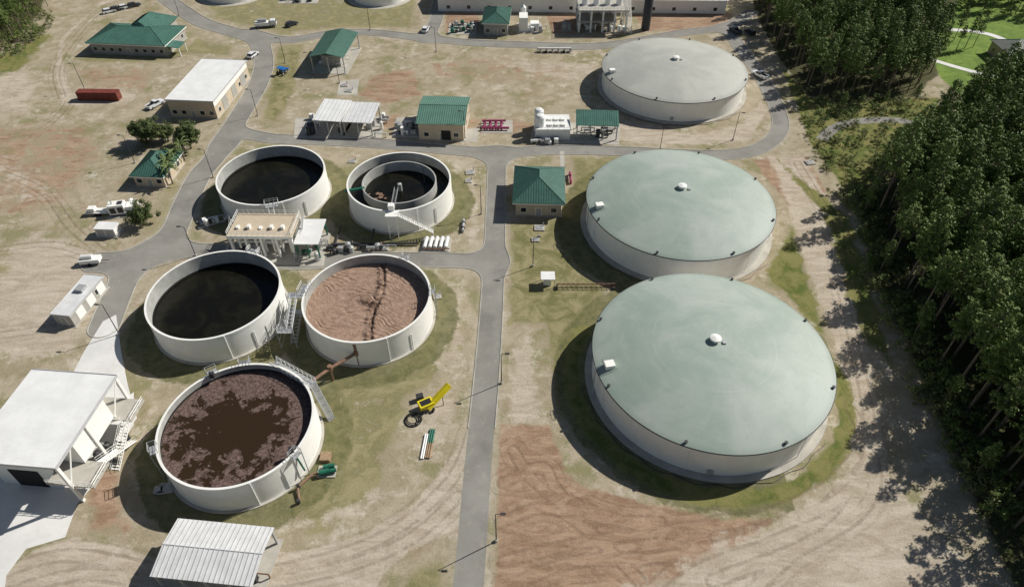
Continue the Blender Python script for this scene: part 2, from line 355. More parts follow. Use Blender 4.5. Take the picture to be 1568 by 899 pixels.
I=np.arange(ny*nx).reshape(ny,nx); Q=np.stack([I[:-1,:-1],I[:-1,1:],I[1:,1:],I[1:,:-1]],-1).reshape(-1,4)
me.vertices.add(len(V)); me.vertices.foreach_set('co',V.ravel()); me.loops.add(Q.size); me.loops.foreach_set('vertex_index',Q.ravel().astype(np.int32))
me.polygons.add(len(Q)); me.polygons.foreach_set('loop_start',np.arange(0,Q.size,4,dtype=np.int32)); me.update(calc_edges=True)
ch['td']=td; ch['rd']=np.clip(road,0,6)
for nm,cs in(('m1',('grass','lush','red')),('m2',('sand','forest','bright')),('m3',('td','rd','shade_turf'))):
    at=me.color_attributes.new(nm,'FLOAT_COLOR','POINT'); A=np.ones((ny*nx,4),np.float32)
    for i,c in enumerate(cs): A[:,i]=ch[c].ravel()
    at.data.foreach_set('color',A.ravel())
n=NT('site_ground',.95,.1)
def attr(nm):
    a=n.t.nodes.new('ShaderNodeAttribute'); a.attribute_name=nm; s=n.t.nodes.new('ShaderNodeSeparateColor'); n.t.links.new(a.outputs['Color'],s.inputs[0]); return s.outputs
a1,a2,a3=attr('m1'),attr('m2'),attr('m3')
mid=n.noise(.22,7,.72,dist=.5); fine=n.noise(2.2,5,.78); vf=n.noise(9,3,.7); m2_=n.noise(.45,7,.78,dist=.3)
st1=n.noise(1.,7,.78,n.map((.14,.42,1),(0,0,.6)),.9); st2=n.noise(1.,7,.78,n.map((.12,.4,1),(0,0,-.5)),.9)
def msk(m,nz,amp=.9,lo=.42,hi=.62): return n.step(n.math('ADD',m,n.math('MULTIPLY',n.math('SUBTRACT',nz,.5),amp)),lo,hi)
base=n.mix(n.step(mid,.38,.62),(.335,.285,.19),(.445,.38,.28))
base=n.mix(n.step(n.noise(.09,7,.72),.50,.62),base,(.265,.245,.13))
base=n.mix(n.math('MULTIPLY',n.step(n.noise(.16,7,.8),.53,.64),.85),base,(.57,.51,.41))
base=n.mix(n.math('MULTIPLY',n.step(n.noise(.12,7,.75,n.map((1,1,1),(.5,0,0))),.56,.66),.5),base,(.35,.25,.17))
gr=n.mix(n.step(mid,.38,.62),(.175,.17,.068),(.33,.29,.16)); c=n.mix(msk(a1[0],mid,1.2),base,gr)
red=n.mix(n.step(st1,.36,.64),(.27,.17,.11),(.44,.305,.21)); red=n.mix(n.math('MULTIPLY',n.step(m2_,.5,.68),.4),red,(.50,.385,.285)); c=n.mix(msk(a1[2],mid,1.0),c,red)
snd=n.mix(n.step(st2,.36,.66),(.42,.35,.265),(.60,.53,.43)); c=n.mix(n.math('MULTIPLY',msk(a2[0],n.noise(.3,6,.75),1.1),.9),c,snd)
shade_turf=n.mix(n.step(m2_,.36,.62),(.10,.11,.042),(.20,.185,.085)); c=n.mix(n.math('MULTIPLY',msk(a3[2],mid,1.3),.85),c,shade_turf)
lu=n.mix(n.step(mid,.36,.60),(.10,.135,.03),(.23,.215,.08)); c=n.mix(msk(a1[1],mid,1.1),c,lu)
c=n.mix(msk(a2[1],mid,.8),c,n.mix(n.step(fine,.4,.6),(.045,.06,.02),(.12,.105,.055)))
c=n.mix(msk(a2[2],mid,.5),c,n.mix(n.step(mid,.4,.6),(.13,.21,.045),(.20,.29,.06)))
vg=n.math('SUBTRACT',1.,n.step(a3[1],.4,1.6)); c=n.mix(n.math('MULTIPLY',n.math('MULTIPLY',vg,n.step(m2_,.35,.6)),.55),c,(.46,.41,.32))
b1=n.math('SUBTRACT',1.,n.step(n.math('ABSOLUTE',n.math('SUBTRACT',a3[0],.95)),.12,.42))
b2=n.math('SUBTRACT',1.,n.step(n.math('ABSOLUTE',n.math('SUBTRACT',a3[0],2.3)),.1,.35))
rut=n.math('ADD',b1,n.math('MULTIPLY',b2,.5)); rut=n.math('MULTIPLY',rut,n.step(m2_,.36,.56))
c=n.mix(n.math('MULTIPLY',rut,.55),c,n.mix(.6,c,(.16,.11,.075)))
c=n.mix(n.math('MULTIPLY',n.step(fine,.48,.68),.5),c,n.mix(.55,c,(.09,.075,.035)))
c=n.mix(n.math('MULTIPLY',n.step(vf,.5,.7),.4),c,n.mix(.5,c,(.06,.05,.025)))
c=n.mix(n.math('MULTIPLY',n.step(n.noise(5,5,.8),.56,.7),.35),c,n.mix(.5,c,(.75,.68,.55)))
n.bump(n.math('SUBTRACT',n.math('ADD',n.math('MULTIPLY',fine,1.),n.math('MULTIPLY',vf,.5)),n.math('MULTIPLY',rut,.5)),.7,.14)
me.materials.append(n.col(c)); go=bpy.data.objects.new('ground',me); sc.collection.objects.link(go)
# ---- road surface + kerbs from the contour of the road outline
o=len(out); S=road[o:-o,o:-o]; gx=xs[o:-o]; gy=ys[o:-o]
gyy,gxx=np.gradient(S,st)
rv=[];rf=[];ci={};ei={};en=[];ksegs=[]
def cv(i,j):
    if (i,j) not in ci: ci[(i,j)]=len(rv); rv.append((gx[i],gy[j],.008))
    return ci[(i,j)]
def ev(a,b):
    k=(min(a,b),max(a,b))
    if k not in ei:
        (i0,j0),(i1,j1)=k; s0,s1=S[j0,i0],S[j1,i1]; t=s0/(s0-s1)
        x=gx[i0]+(gx[i1]-gx[i0])*t; y=gy[j0]+(gy[j1]-gy[j0])*t
        g=np.array((gxx[j0,i0]*(1-t)+gxx[j1,i1]*t,gyy[j0,i0]*(1-t)+gyy[j1,i1]*t)); g/=np.linalg.norm(g)+1e-9
        ei[k]=len(rv); rv.append((x,y,.008)); en.append((ei[k],g))
    return ei[k]
ins=S<0; cnt=ins[:-1,:-1].astype(int)+ins[1:,:-1]+ins[:-1,1:]+ins[1:,1:]
for j,i in zip(*np.nonzero(cnt)):
    cs=[(i,j),(i+1,j),(i+1,j+1),(i,j+1)]
    if cnt[j,i]==4: rf.append([cv(*q) for q in cs]); continue
    pl=[];e=[]
    for k in range(4):
        a,b=cs[k],cs[(k+1)%4]; ia,ib=ins[a[1],a[0]],ins[b[1],b[0]]
        if ia: pl.append(cv(*a))
        if ia!=ib: q=ev(a,b); pl.append(q); e.append(q)
    if len(pl)>2: rf.append(pl)
    if len(e)==2: ksegs.append(e)
rm=MB(M['asphalt']); rm.v=rv; rm.f=rf; rm.obj('asphalt_road')
nd=dict(en); km=MB(M['kerb']); kv={}
def kk(i):
    if i not in kv:
        x,y,_=rv[i]; g=nd[i]; kv[i]=len(km.v)
        for dd,z in((0,0),(0.02,.11),(.2,.11),(.22,-.02)): km.v.append((x+g[0]*dd,y+g[1]*dd,z))
    return kv[i]
for a,b in ksegs:
    x,y,_=rv[a]
    if y<70 : continue
    A,B=kk(a),kk(b)
    for q in range(3): km.f.append((A+q,B+q,B+q+1,A+q+1))
km.obj('concrete_kerb')
def pad(name,pts,mat='conc',z=.03,world=False):
    pts=pts if world else [G(*p) for p in pts]; m=MB(M[mat]); m.prism(list(pts),-.05,z); return m.obj(name)
def strip(name,pts,wd,mat,z):
    L=smooth_line([G(*p) for p in pts],5); m=MB(M[mat]); V_=[]
    for i,p in enumerate(L):
        d=L[min(i+1,len(L)-1)]-L[max(i-1,0)]; d=d/np.linalg.norm(d); q=np.array((-d[1],d[0]))*wd/2
        for s_,zz in((-1,-.02),(-1,z),(1,z),(1,-.02)): V_.append((p[0]+q[0]*s_,p[1]+q[1]*s_,zz))
    m.add(V_,[(i*4+k,i*4+4+k,i*4+5+k,i*4+1+k) for i in range(len(L)-1) for k in range(3)]); return m.obj(name)
# ---------------------------------------------------------------- domed tanks
def dome_tank(x,y,R,h,rise,mat,hatch=191):
    T=Thing('domed_storage_tank',x,y)
    T('footing','conc').revolve([(R+.9,0),(R+.85,.25),(R-.6,.25)],96)
    T('wall','white',True).revolve([(R-.45,0),(R-.45,h-1.0),(R-.2,h-.95),(R-.2,h-.25)],128)
    T('rim_gutter','dsteel',True).revolve([(R-.2,h-.25),(R+.1,h-.2),(R+.12,h-.08),(R,h)],128)
    Rs=(R*R+rise*rise)/(2*rise); pr=[]
    for i in range(25):
        r=R*(1-i/24.); pr.append((max(r,.01),h+math.sqrt(Rs*Rs-r*r)-(Rs-rise)))
    T('dome',mat,True).revolve(pr,160)
    zz=lambda r:h+math.sqrt(Rs*Rs-r*r)-(Rs-rise)
    T('centre_vent','white',True).revolve([(.7,zz(0)-.1),(.7,zz(0)+.5),(1.05,zz(0)+.55),(1.0,zz(0)+.75),(.3,zz(0)+1.0),(.01,zz(0)+1.03)],24)
    T('centre_hatch','steel').cb(1.5,-.6,zz(1.4)+.12,.6,.6,.3)
    for k in range(8):
        a=math.radians(22+45*k); px,py=(R-.5)*math.cos(a),(R-.5)*math.sin(a)
        T('rim_vents','dsteel').cyl((px,py,h-.1),(px,py,h+.45),.2,8); T('rim_vents','dsteel').cyl((px,py,h+.45),(px,py,h+.6),.3,8)
    a=math.radians(hatch); hx,hy=(R-2.2)*math.cos(a),(R-2.2)*math.sin(a)
    T('access_hatch','white').cb(hx,hy,zz(R-2.2)+.35,1.7,1.5,.9,a)
    q=[(hx+1.2*math.cos(a+t)*1.2,hy+1.2*math.sin(a+t)*1.2,zz(R-2.2)-.05) for t in(-2.3,-.75,.75,2.3)]
    rail(T('hatch_rail','steel'),q)
    for s in(-.25,.25): T('ladder','steel').cyl(((R+.3)*math.cos(a)-s*math.sin(a),(R+.3)*math.sin(a)+s*math.cos(a),0),((R+.3)*math.cos(a)-s*math.sin(a),(R+.3)*math.sin(a)+s*math.cos(a),h+1),.04,4)
    for i in range(20):
        z=.3+i*.35; T('ladder','steel').cyl(((R+.3)*math.cos(a)+.25*math.sin(a),(R+.3)*math.sin(a)-.25*math.cos(a),z),((R+.3)*math.cos(a)-.25*math.sin(a),(R+.3)*math.sin(a)+.25*math.cos(a),z),.03,4)
    for dg in(200,250,305,340):
        b=math.radians(dg); c,s_=math.cos(b),math.sin(b); T('overflow_pipe','pvc').cyl(((R-.15)*c,(R-.15)*s_,.3),((R-.15)*c,(R-.15)*s_,h-1.1),.07,6)
    T('wall_manway','steel').cb((R-.35)*math.cos(4.55),(R-.35)*math.sin(4.55),1.2,.9,.9,.9,4.55)
    for i in range(40):
        b0,b1=math.radians(185+i*3.4),math.radians(185+(i+1)*3.4); w0=R+1.5+.3*math.sin(i*1.3); w1=R+1.5+.3*math.sin((i+1)*1.3)
        T('ground_hose','dsteel').cyl((w0*math.cos(b0),w0*math.sin(b0),.08),(w1*math.cos(b1),w1*math.sin(b1),.08),.05,5)
    return T.done()
for d in DOMES: dome_tank(*d)
# ---------------------------------------------------------------- open tanks
def open_tank(x,y,R,h,fb,kind):
    T=Thing('open_settling_tank',x,y)
    T('footing','conc').revolve([(R+.5,0),(R+.5,.2),(R-.1,.2)],96)
    T('wall','white',True).revolve([(R,0),(R,h-.45),(R+.05,h-.45),(R+.05,h),(R-.35,h)],128)
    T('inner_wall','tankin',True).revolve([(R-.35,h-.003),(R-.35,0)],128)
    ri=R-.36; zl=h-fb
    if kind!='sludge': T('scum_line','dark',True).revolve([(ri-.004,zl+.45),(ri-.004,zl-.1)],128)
    m=T('liquid' if kind!='sludge' else 'sludge_surface',kind,kind=='sludge')
    if kind=='sludge':
        NR,NA=90,420; vs=[(0,0,zl)]
        ph=rng.uniform(0,6,(14,)); ds=rng.uniform(-.45,.45,(14,))
        for i in range(1,NR+1):
            for j in range(NA):
                r=ri*i/NR;a=2*math.pi*j/NA;px,py=r*math.cos(a),r*math.sin(a)
                wx=px+1.1*math.sin(py*.5+ph[0])+.5*math.sin(px*.9+py*.7+ph[1]); wy=py+1.2*math.sin(px*.45+ph[2])+.4*math.sin(py*1.3-px+ph[3])
                z=0.
                for k in range(5):
                    an=1.0+ds[k]; fq=4.8+1.4*k; z+=.045/(1+.3*k)*math.sin(fq*(wx*math.cos(an)+wy*math.sin(an))+ph[4+k])
                z*=.55+.45*math.sin(px*.4+ph[10])*math.sin(py*.35+ph[11])
                d=px-1.-.5*math.sin(py*.35)
                z+=.4*math.exp(-(d/.5)**2)*(.4+.5*math.sin(3*py+2*math.sin(1.3*py)))+.4*math.exp(-((d-1.4)/.45)**2)*(.35+.5*math.sin(2.6*py+1.5*math.sin(2.1*py)))-.2*math.exp(-((d-.8)/.35)**2)
                z+=rng.normal()*.025; vs.append((px,py,zl+z))
        fs=[(0,1+j,1+(j+1)%NA) for j in range(NA)]
        for i in range(NR-1):
            for j in range(NA):
                k=(j+1)%NA; fs.append((1+i*NA+j,1+(i+1)*NA+j,1+(i+1)*NA+k,1+i*NA+k))
        m.add(vs,fs)
    else:
        m.add([(ri*math.cos(2*math.pi*i/96),ri*math.sin(2*math.pi*i/96),zl) for i in range(96)],[tuple(range(96))])
    for dg in(295,318):
        b=math.radians(dg);c,s=math.cos(b),math.sin(b); T('wall_pipe','pvc').cyl(((R+.15)*c,(R+.15)*s,.1),((R+.15)*c,(R+.15)*s,h*.7 if dg==318 else h),.1,6)
    return T
def plat(T,R,dg,h,w=2.2,d=1.6):
    b=math.radians(dg);c,s=math.cos(b),math.sin(b)
    T('platform','steel').cb((R+.3)*c,(R+.3)*s,h-.1,d,w,.12,b)
    pts=[((R+.3)*c+u*c-v*s,(R+.3)*s+u*s+v*c,h) for u,v in((-d/2,-w/2),(d/2,-w/2),(d/2,w/2),(-d/2,w/2),(-d/2,-w/2))]
    rail(T('platform_rail','steel'),pts,1.1,1.,.05)
    for u,v in((d/2,-w/2),(d/2,w/2)): T('platform_legs','steel').cyl(((R+.3)*c+u*c-v*s,(R+.3)*s+u*s+v*c,0),((R+.3)*c+u*c-v*s,(R+.3)*s+u*s+v*c,h),.08,6)
t1=open_tank(*OPEN[0])
for dg in(125,205,330,100): plat(t1,12.6,dg,6.5,1.8,1.2)
t1('submersible_mixers','dsteel').cb(12*math.cos(-.5),12*math.sin(-.5),6.7,.8,.6,1.2).cb(12*math.cos(2.2),12*math.sin(2.2),6.7,.8,.6,1.2)
t1('hose','dgreen').cyl((12.3*math.cos(-.5),12.3*math.sin(-.5),6.4),(13.5*math.cos(-.5),13.5*math.sin(-.5),2),.15,6)
t1.done()
t2=open_tank(*OPEN[1]); plat(t2,12.6,172,6.5,3,1.8)
for k,(y0,y1,z0,z1) in enumerate(((-7,-1,0,2.2),(-1,-7,2.2,4.4),(-7,-1,4.4,6.5))):
    stair(t2,(-14.2-1.3*(k%2),y0,z0),(-14.2-1.3*(k%2),y1,z1),1.1)
t2('landings','steel').cb(-14.9,-.3,2.2,2.8,1.4,.1).cb(-14.9,-7.6,4.4,2.8,1.4,.1).cb(-14.2,0,6.5,3.,1.6,.1)
rail(t2('landing_rail','steel'),[(-13,-8.3,4.4),(-16.2,-8.3,4.4),(-16.2,-7,4.4)],1.1,.8,.05); rail(t2('landing_rail','steel'),[(-16.2,-.6,2.2),(-16.2,.6,2.2)],1.1,.8,.05)
for lx,ly in((-16.3,.6),(-13.2,.6),(-16.3,-8.2),(-13.2,-8.2),(-16.3,-4)): t2('stair_posts','steel').cyl((lx,ly,0),(lx,ly,6.5),.1,5)
for k in range(3): t2('stair_bracing','steel').cyl((-16.3,-8.2,k*2.1),(-16.3,.6,k*2.1+2.1),.05,4)
plat(t2,12.6,60,6.5,1.5,1.); plat(t2,12.6,5,6.5,1.5,1.); t2.done()
t3=open_tank(*OPEN[2]); plat(t3,12.9,70,6.5,2.4,1.5)
t3('inlet_pipe','rust').revolve([(.9,3.0),(.6,3.4),(.3,3.4)],16,(-8,-9,-.05)); t3.done()
t4=open_tank(*OPEN[3]); plat(t4,12.9,285,6.2,3,1.8); stair(t4,(4.6,-17.5,3),(3.4,-13.6,6.2)); t4('inlet_bracket','steel').cb(3.5,12.2,5.4,.5,.5,1.2); t4.done()
t5=open_tank(*OPEN[4]); R=12.4
t5('inner_ring','tankin',True).revolve([(8.9,0),(8.9,6.1),(8.6,6.1),(8.6,0)],128)
for i in range(26):
    a=random.uniform(3.3,4.5); r=random.uniform(4.5,8); s_=random.uniform(.2,.7); nn_=9; cx,cy=r*math.cos(a),r*math.sin(a)
    t5('floating_scum','rust').add([(cx+s_*random.uniform(.5,1.2)*math.cos(k*.7),cy+s_*random.uniform(.4,1.)*math.sin(k*.7),3.52+i*.002) for k in range(nn_)],[tuple(range(nn_))])
t5('inlet_trough','dgreen').cb(-10.2,-3.2,6.0,4.6,.6,.4,.3)
t5('centre_column','tankin',True).revolve([(.5,3.4),(.5,5.4),(.05,5.5)],20)
t5('scraper_bridge','dsteel').cb(-.2,-8.,6.2,.8,8.4,.15,.05)
rail(t5('bridge_rail','steel'),[(-.5,-4,6.3),(-.4,-12.2,6.3)]); rail(t5('bridge_rail','steel'),[(.3,-4,6.3),(.4,-12.2,6.3)])
t5('drive_unit','white').cb(-.3,-11.8,7.2,1.3,1.3,1.5)
stair(t5,(9,-13.5,1.5),(1.5,-13.6,6.4),1.1,'white','white_stair'); t5('landing','white').cb(0,-13.4,6.45,3,2,.12)
for a,b in((-1,-14.3),(1,-14.3),(1,-12.6),(9,-13.9)): t5('stair_posts','white').cyl((a,b,0),(a,b,6.4 if a<5 else 1.5),.1,5)
for k in range(4): t5('cross_bracing','white').cyl((-1,-14.3,k*1.6),(1,-14.3,k*1.6+1.6),.06,4)
t5.done()
# ---------------------------------------------------------------- buildings
def building(name,fl,fr,br,h,kind='flat',roof='whiteroof',wall='white',over=.5,rise=1.8,depth=None,nwin=3,door=True,open_=False,ridge='x',seam='seam',ncol=3,th=.2,sp=.6):
    x,y,a,W,D=rect(fl,fr,br,h,depth); T=Thing(name,x,y,a); o=over
    if not open_:
        T('walls',wall).box(o,W-o,o,D-o,0,h-th-.004)
        T('foundation','conc').box(o-.3,W-o+.3,o-.3,D-o+.3,-.05,.12)
        k=nwin
        for i in range(k):
            cx=o+(W-2*o)*(i+.5)/k
            if door and i==k//2:
                T('door','graywall').box(cx-.6,cx+.6,o-.05,o-.003,.12,2.2); T('door_frame','white').box(cx-.72,cx+.72,o-.03,o-.002,.12,2.32)
            else:
                T('window_frames','white').box(cx-.75,cx+.75,o-.03,o-.002,1.0,2.4); T('windows','glass').box(cx-.65,cx+.65,o-.05,o-.003,1.1,2.3)
        k=max(1,int(D/5))
        for i in range(k):
            cy=o+(D-2*o)*(i+.5)/k
            for s,xx in((1,W-o),(-1,o)):
                T('windows','glass').box(*(sorted((xx+s*.003,xx+s*.05))),cy-.65,cy+.65,1.1,2.3); T('window_frames','white').box(*(sorted((xx+s*.002,xx+s*.03))),cy-.75,cy+.75,1.0,2.4)
    else:
        for i in range(ncol):
            for j in range(2):
                cx=.4+(W-.8)*i/(ncol-1); cy=.4 if j==0 else D-.4
                T('columns',wall).box(cx-.15,cx+.15,cy-.15,cy+.15,0,h-th-.004)
        T('slab','conc').box(-.3,W+.3,-.3,D+.3,0,.12)
    if kind=='flat':
        T('roof',roof).box(0,W,0,D,h-th,h)
        if not open_:
            T('parapet_trim','wseam').box(-.06,W+.06,-.06,0.,h-.35,h+.08); T('parapet_trim','wseam').box(-.06,W+.06,D,D+.06,h-.35,h+.08)
            T('parapet_trim','wseam').box(W,W+.06,0,D,h-.35,h+.08); T('parapet_trim','wseam').box(-.06,0,0,D,h-.35,h+.08)
    elif kind=='gable':
        if ridge=='x':
            A=[(0,0,h),(W,0,h),(W,D/2,h+rise),(0,D/2,h+rise)]; B=[(W,D,h),(0,D,h),(0,D/2,h+rise),(W,D/2,h+rise)]
            g=[[(W-o,o,h-.2),(W-o,D-o,h-.2),(W-o,D/2,h+rise-.25)],[(o,D-o,h-.2),(o,o,h-.2),(o,D/2,h+rise-.25)]]
        else:
            A=[(W,0,h),(W,D,h),(W/2,D,h+rise),(W/2,0,h+rise)]; B=[(0,D,h),(0,0,h),(W/2,0,h+rise),(W/2,D,h+rise)]
            g=[[(o,o,h-.2),(W-o,o,h-.2),(W/2,o,h+rise-.25)],[(W-o,D-o,h-.2),(o,D-o,h-.2),(W/2,D-o,h+rise-.25)]]
        for q in(A,B): T('roof',roof).slab(q,.12); T('roof_seams',seam).seams(q,sp)
        if not open_:
            for q in g: T('gable_walls',wall).add(q,[(0,1,2)])
        if ridge=='x': T('ridge_cap',seam).cyl((0,D/2,h+rise),(W,D/2,h+rise),.1,6)
        else: T('ridge_cap',seam).cyl((W/2,0,h+rise),(W/2,D,h+rise),.1,6)
    elif kind=='hip':
        m=min(W,D)/2*.98
        if W>=D: r0,r1=(m,D/2,h+rise),(W-m,D/2,h+rise); fs=[[(0,0,h),(W,0,h),r1,r0],[(W,D,h),(0,D,h),r0,r1],[(W,0,h),(W,D,h),r1],[(0,D,h),(0,0,h),r0]]
        else: r0,r1=(W/2,m,h+rise),(W/2,D-m,h+rise); fs=[[(0,0,h),(W,0,h),r0],[(W,D,h),(0,D,h),r1],[(W,0,h),(W,D,h),r1,r0],[(0,D,h),(0,0,h),r0,r1]]
        for q in fs: T('roof',roof).slab(q,.15); T('roof_seams',seam).seams(q,sp)
        for a_,b_ in(((0,0,h),r0),((W,0,h),r1 if W>=D else r0),((W,D,h),r1),((0,D,h),r0 if W>=D else r1),(r0,r1)): T('ridge_cap',seam).cyl(a_,b_,.1,5)
        T('fascia','white').box(.02,W-.02,.02,.06,h-.45,h-.14); T('fascia','white').box(W-.06,W-.02,.07,D-.07,h-.45,h-.14)
    elif kind=='shed':
        q=[(0,0,h),(W,0,h),(W,D,h+rise),(0,D,h+rise)]; T('roof',roof).slab(q,.15); T('roof_seams',seam).seams(q,sp)
    return T,W,D
def kit(T,x0,x1,y0,y1,n,seed,mats=('steel','white','dsteel','pvc'),hmax=2.4):
    r=random.Random(seed)
    for i in range(n):
        x,y=r.uniform(x0,x1),r.uniform(y0,y1); k=r.random(); m=r.choice(mats); pt='equipment_'+m
        if k<.35: T(pt,m).box(x-r.uniform(.3,.9),x+r.uniform(.3,.9),y-r.uniform(.3,.7),y+r.uniform(.3,.7),.15,r.uniform(.8,hmax))
        elif k<.6: hh=r.uniform(1,hmax); rr=r.uniform(.3,.7); T(pt,m).cyl((x,y,.15),(x,y,hh),rr,12); T(pt,m).cyl((x,y,hh),(x,y,hh+.25),rr,12,.1)
        elif k<.8: T(pt,m).cyl((x-1,y,.9),(x+1,y,.9),.35,10); T(pt,m).box(x-.8,x-.6,y-.3,y+.3,.1,.7).box(x+.6,x+.8,y-.3,y+.3,.1,.7)
        else:
            L=r.uniform(1.5,4); T(pt,m).cyl((x,y,.2),(x,y,1.3),.12,8).cyl((x,y,1.3),(x+L,y,1.3),.12,8).cyl((x+L,y,1.3),(x+L,y,.2),.12,8)
T,W,D=building('green_roof_office',(130,66),(252,71),(285,40),4,'hip','green','graywall',rise=2.6,over=.8,nwin=9,sp=.9)
q=[(W*.30,D*.45,4.2),(W*.78,D*.45,4.2),(W*.78,D+7,4.2),(W*.30,D+7,4.2)]; rx=W*.54
for f in([q[1],q[2],(rx,D+2,7.6),(rx,D*.6,7.6)],[q[3],q[0],(rx,D*.6,7.6),(rx,D+2,7.6)],[q[2],q[3],(rx,D+2,7.6)],[q[0],q[1],(rx,D*.6,7.6)]): T('rear_wing_roof','green').slab(f,.15); T('roof_seams','seam').seams(f,.9)
T('rear_wing_walls','graywall').box(W*.33,W*.75,D*.9,D+6.2,0,4.0)
T('entrance_canopy','green').slab([(W-1,1,3.4),(W+4,1,3.0),(W+4,6,3.0),(W-1,6,3.4)],.15)
for a in(1.3,5.7): T('canopy_posts','white').box(W+3.6,W+3.85,a-.12,a+.12,0,2.9)
T.done()
T,W,D=building('white_flat_roof_warehouse',(252,153),(326,156),(375,93),5.6,'flat','whiteroof','tanwall',over=.25,nwin=5)
for i in range(3): T('roller_doors','graywall').box(W-.25,W-.18,D*(.2+.27*i),D*(.2+.27*i)+3.2,0,3.6)
T('side_cladding','white').box(W-.249,W-.2,.3,D-.3,3.7,5.1)
T.done()
T,W,D=building('equipment_canopy',(473,87),(526,89),(543,50),5.5,'gable','greenlt','steel',open_=True,rise=1.2,ridge='y'); kit(T,1.5,W-2.5,1.5,D-2,14,3,('dsteel','graywall','white'),3.4); T('control_room','graywall').box(2,W-3,5,D-2,.13,3.6); T.done()
T,W,D=building('blower_canopy',(478,184),(521,187),(529,157),4.6,'shed','whiteroof','steel',open_=True,rise=.7,seam='wseam',sp=1.2); kit(T,1,W-1,1,D-1,10,5,('dsteel','graywall','steel')); kit(T,-4,0,-1,D,8,9,('white','steel','dsteel')); T.done()
T,W,D=building('blower_canopy',(523,187),(569,189),(573,160),4.2,'shed','corr','steel',open_=True,rise=.5,seam='wseam',sp=1.2); kit(T,1,W-1,1,D-1,10,6,('dsteel','graywall','steel')); kit(T,W,W+3,-1,D,7,8,('white','steel')); T.done()
T,W,D=building('green_roof_pump_house',(636,190),(712,192),(717,149),5.2,'gable','greenlt','tanwall',rise=1.5,over=.6,nwin=3); T('roller_door','dark').box(W*.5,W*.5+2.6,.5,.597,0,3); T.done()
T=Thing('yard_equipment',*G(618,205)); kit(T,-2,4,-1,7,12,11,('steel','dsteel','white')); T('slab','conc').box(-3,5,-2,9,0,.1); T.done()
T,W,D=building('green_roof_canopy',(882,192),(948,194),(950,170),4.6,'shed','green','steel',open_=True,rise=1.2,depth=6.5,ncol=4); kit(T,1,W-1,1,D-1,9,13,('steel','dsteel')); T.done()
T,W,D=building('pyramid_roof_building',(784,311),(866,313),(864,256),4.3,'hip','green','tanwall',rise=3.2,over=.9,nwin=3); T.done()
T,W,D=building('green_roof_cottage',(197,270),(250,272),(283,232),3.4,'hip','green','tanwall',rise=2.4,over=.6,nwin=3); T.done()
T,W,D=building('green_roof_control_building',(737,36),(780,37),(783,12),4.5,'hip','green','graywall',rise=2,over=.7,nwin=3); T.done()
T,W,D=building('green_roof_control_building',(700,0),(727,0),(730,-20),4.5,'hip','green','graywall',rise=2,over=.7,nwin=2); T.done()
T,W,D=building('long_white_warehouse',(668,-2),(1116,2),None,5,'gable','whiteroof','white',rise=3,over=.4,depth=24,nwin=14,seam='wseam',sp=2.5); T.done()
T,W,D=building('process_container',(77,481),(106,484),(147,422),3.2,'flat','corr','graywall',over=.1,nwin=1)
for i in range(3): T('side_doors','white').box(W-.1,W-.04,D*(.15+.3*i),D*(.15+.3*i)+2.2,.3,2.6)
T('roof_units','steel').box(W*.3,W*.7,D*.55,D*.7,3.2,3.9); T.done()
T,W,D=building('corrugated_roof_shed',(229,882),(386,898),(409,806),4.4,'gable','corr','steel',open_=True,rise=.7,ncol=5,seam='wseam',sp=.75); kit(T,1,W-1,1,D-1,10,15,('dsteel','rust')); T.done()
# bottom-left process building with open stair frame
x,y,a,W,D=rect((-60,705),(85,717),(155,573),10.); T=Thing('white_process_building',x,y,a); h=10
T('roof','whiteroof').box(0,W,0,D,h-.35,h); T('roof_curb','wseam').box(-.08,W+.08,-.08,0,h-.4,h+.12); T('roof_curb','wseam').box(W,W+.08,0,D,h-.4,h+.12); T('roof_curb','wseam').box(-.08,W+.08,D,D+.08,h-.4,h+.12)
wi=W-4.5
T('walls','white').box(.3,wi,2.2,D-.3,0,h-.354); T('side_screen_wall','white').box(wi+.01,W-.35,D*.25,D-4.5,4.4,h-.354)
for cy in(.3,D*.45,D-.3): T('columns','white').box(W-.45,W+.0,cy-.25,cy+.25,0,h-.36)
T('columns','white').box(-.0,.4,.1,.6,0,h-.36)
for cy0,cy1 in((.3,D*.22),(D-4.5,D-.3)): T('bracing','white').cyl((W-.2,cy0,4.4),(W-.2,cy1,h-.4),.15,4); T('bracing','white').cyl((W-.2,cy1,.2),(W-.2,cy0,4.4),.15,4)
T('mid_deck','conc').box(wi+.01,W+3.4,.4,5,4.1,4.3); rail(T('deck_rail','white'),[(wi,.5,4.3),(W+3.3,.5,4.3),(W+3.3,4.9,4.3)],1.1,1.2,.06)
T('mid_deck','conc').box(wi+.01,W+3.,D-5,D-.5,4.1,4.3); rail(T('deck_rail','white'),[(W+2.9,D-5,4.3),(W+2.9,D-.6,4.3)],1.1,1.2,.06)
stair(T,(W+2,12,0),(W+2,5,4.2),1.4,'white'); stair(T,(W+2,D-12,0),(W+2,D-5,4.2),1.4,'white')
T('roller_doors','dark').box(W-12,W-7,2.1,2.197,0,4.6); T('roller_doors','dark').box(wi+.003,wi+.1,6,11,0,4.); T('roller_doors','dark').box(wi+.003,wi+.1,2.6,5,4.4,8.5)
T('windows','glass').box(wi+.003,wi+.08,D-5,D-3,5.3,7)
kit(T,W-2,W+2,6,D-6,8,21,('dsteel','steel'))
T.done()
pad('concrete_apron',[(-200,960),(-200,700),(90,700),(205,600),(205,650),(150,735),(118,772),(100,822),(40,840),(10,880),(0,960)],'concw',.02)
pad('concrete_driveway',[(158,492),(178,482),(186,540),(196,590),(210,640),(195,660),(130,650),(110,575),(128,540)],'concw',.028)
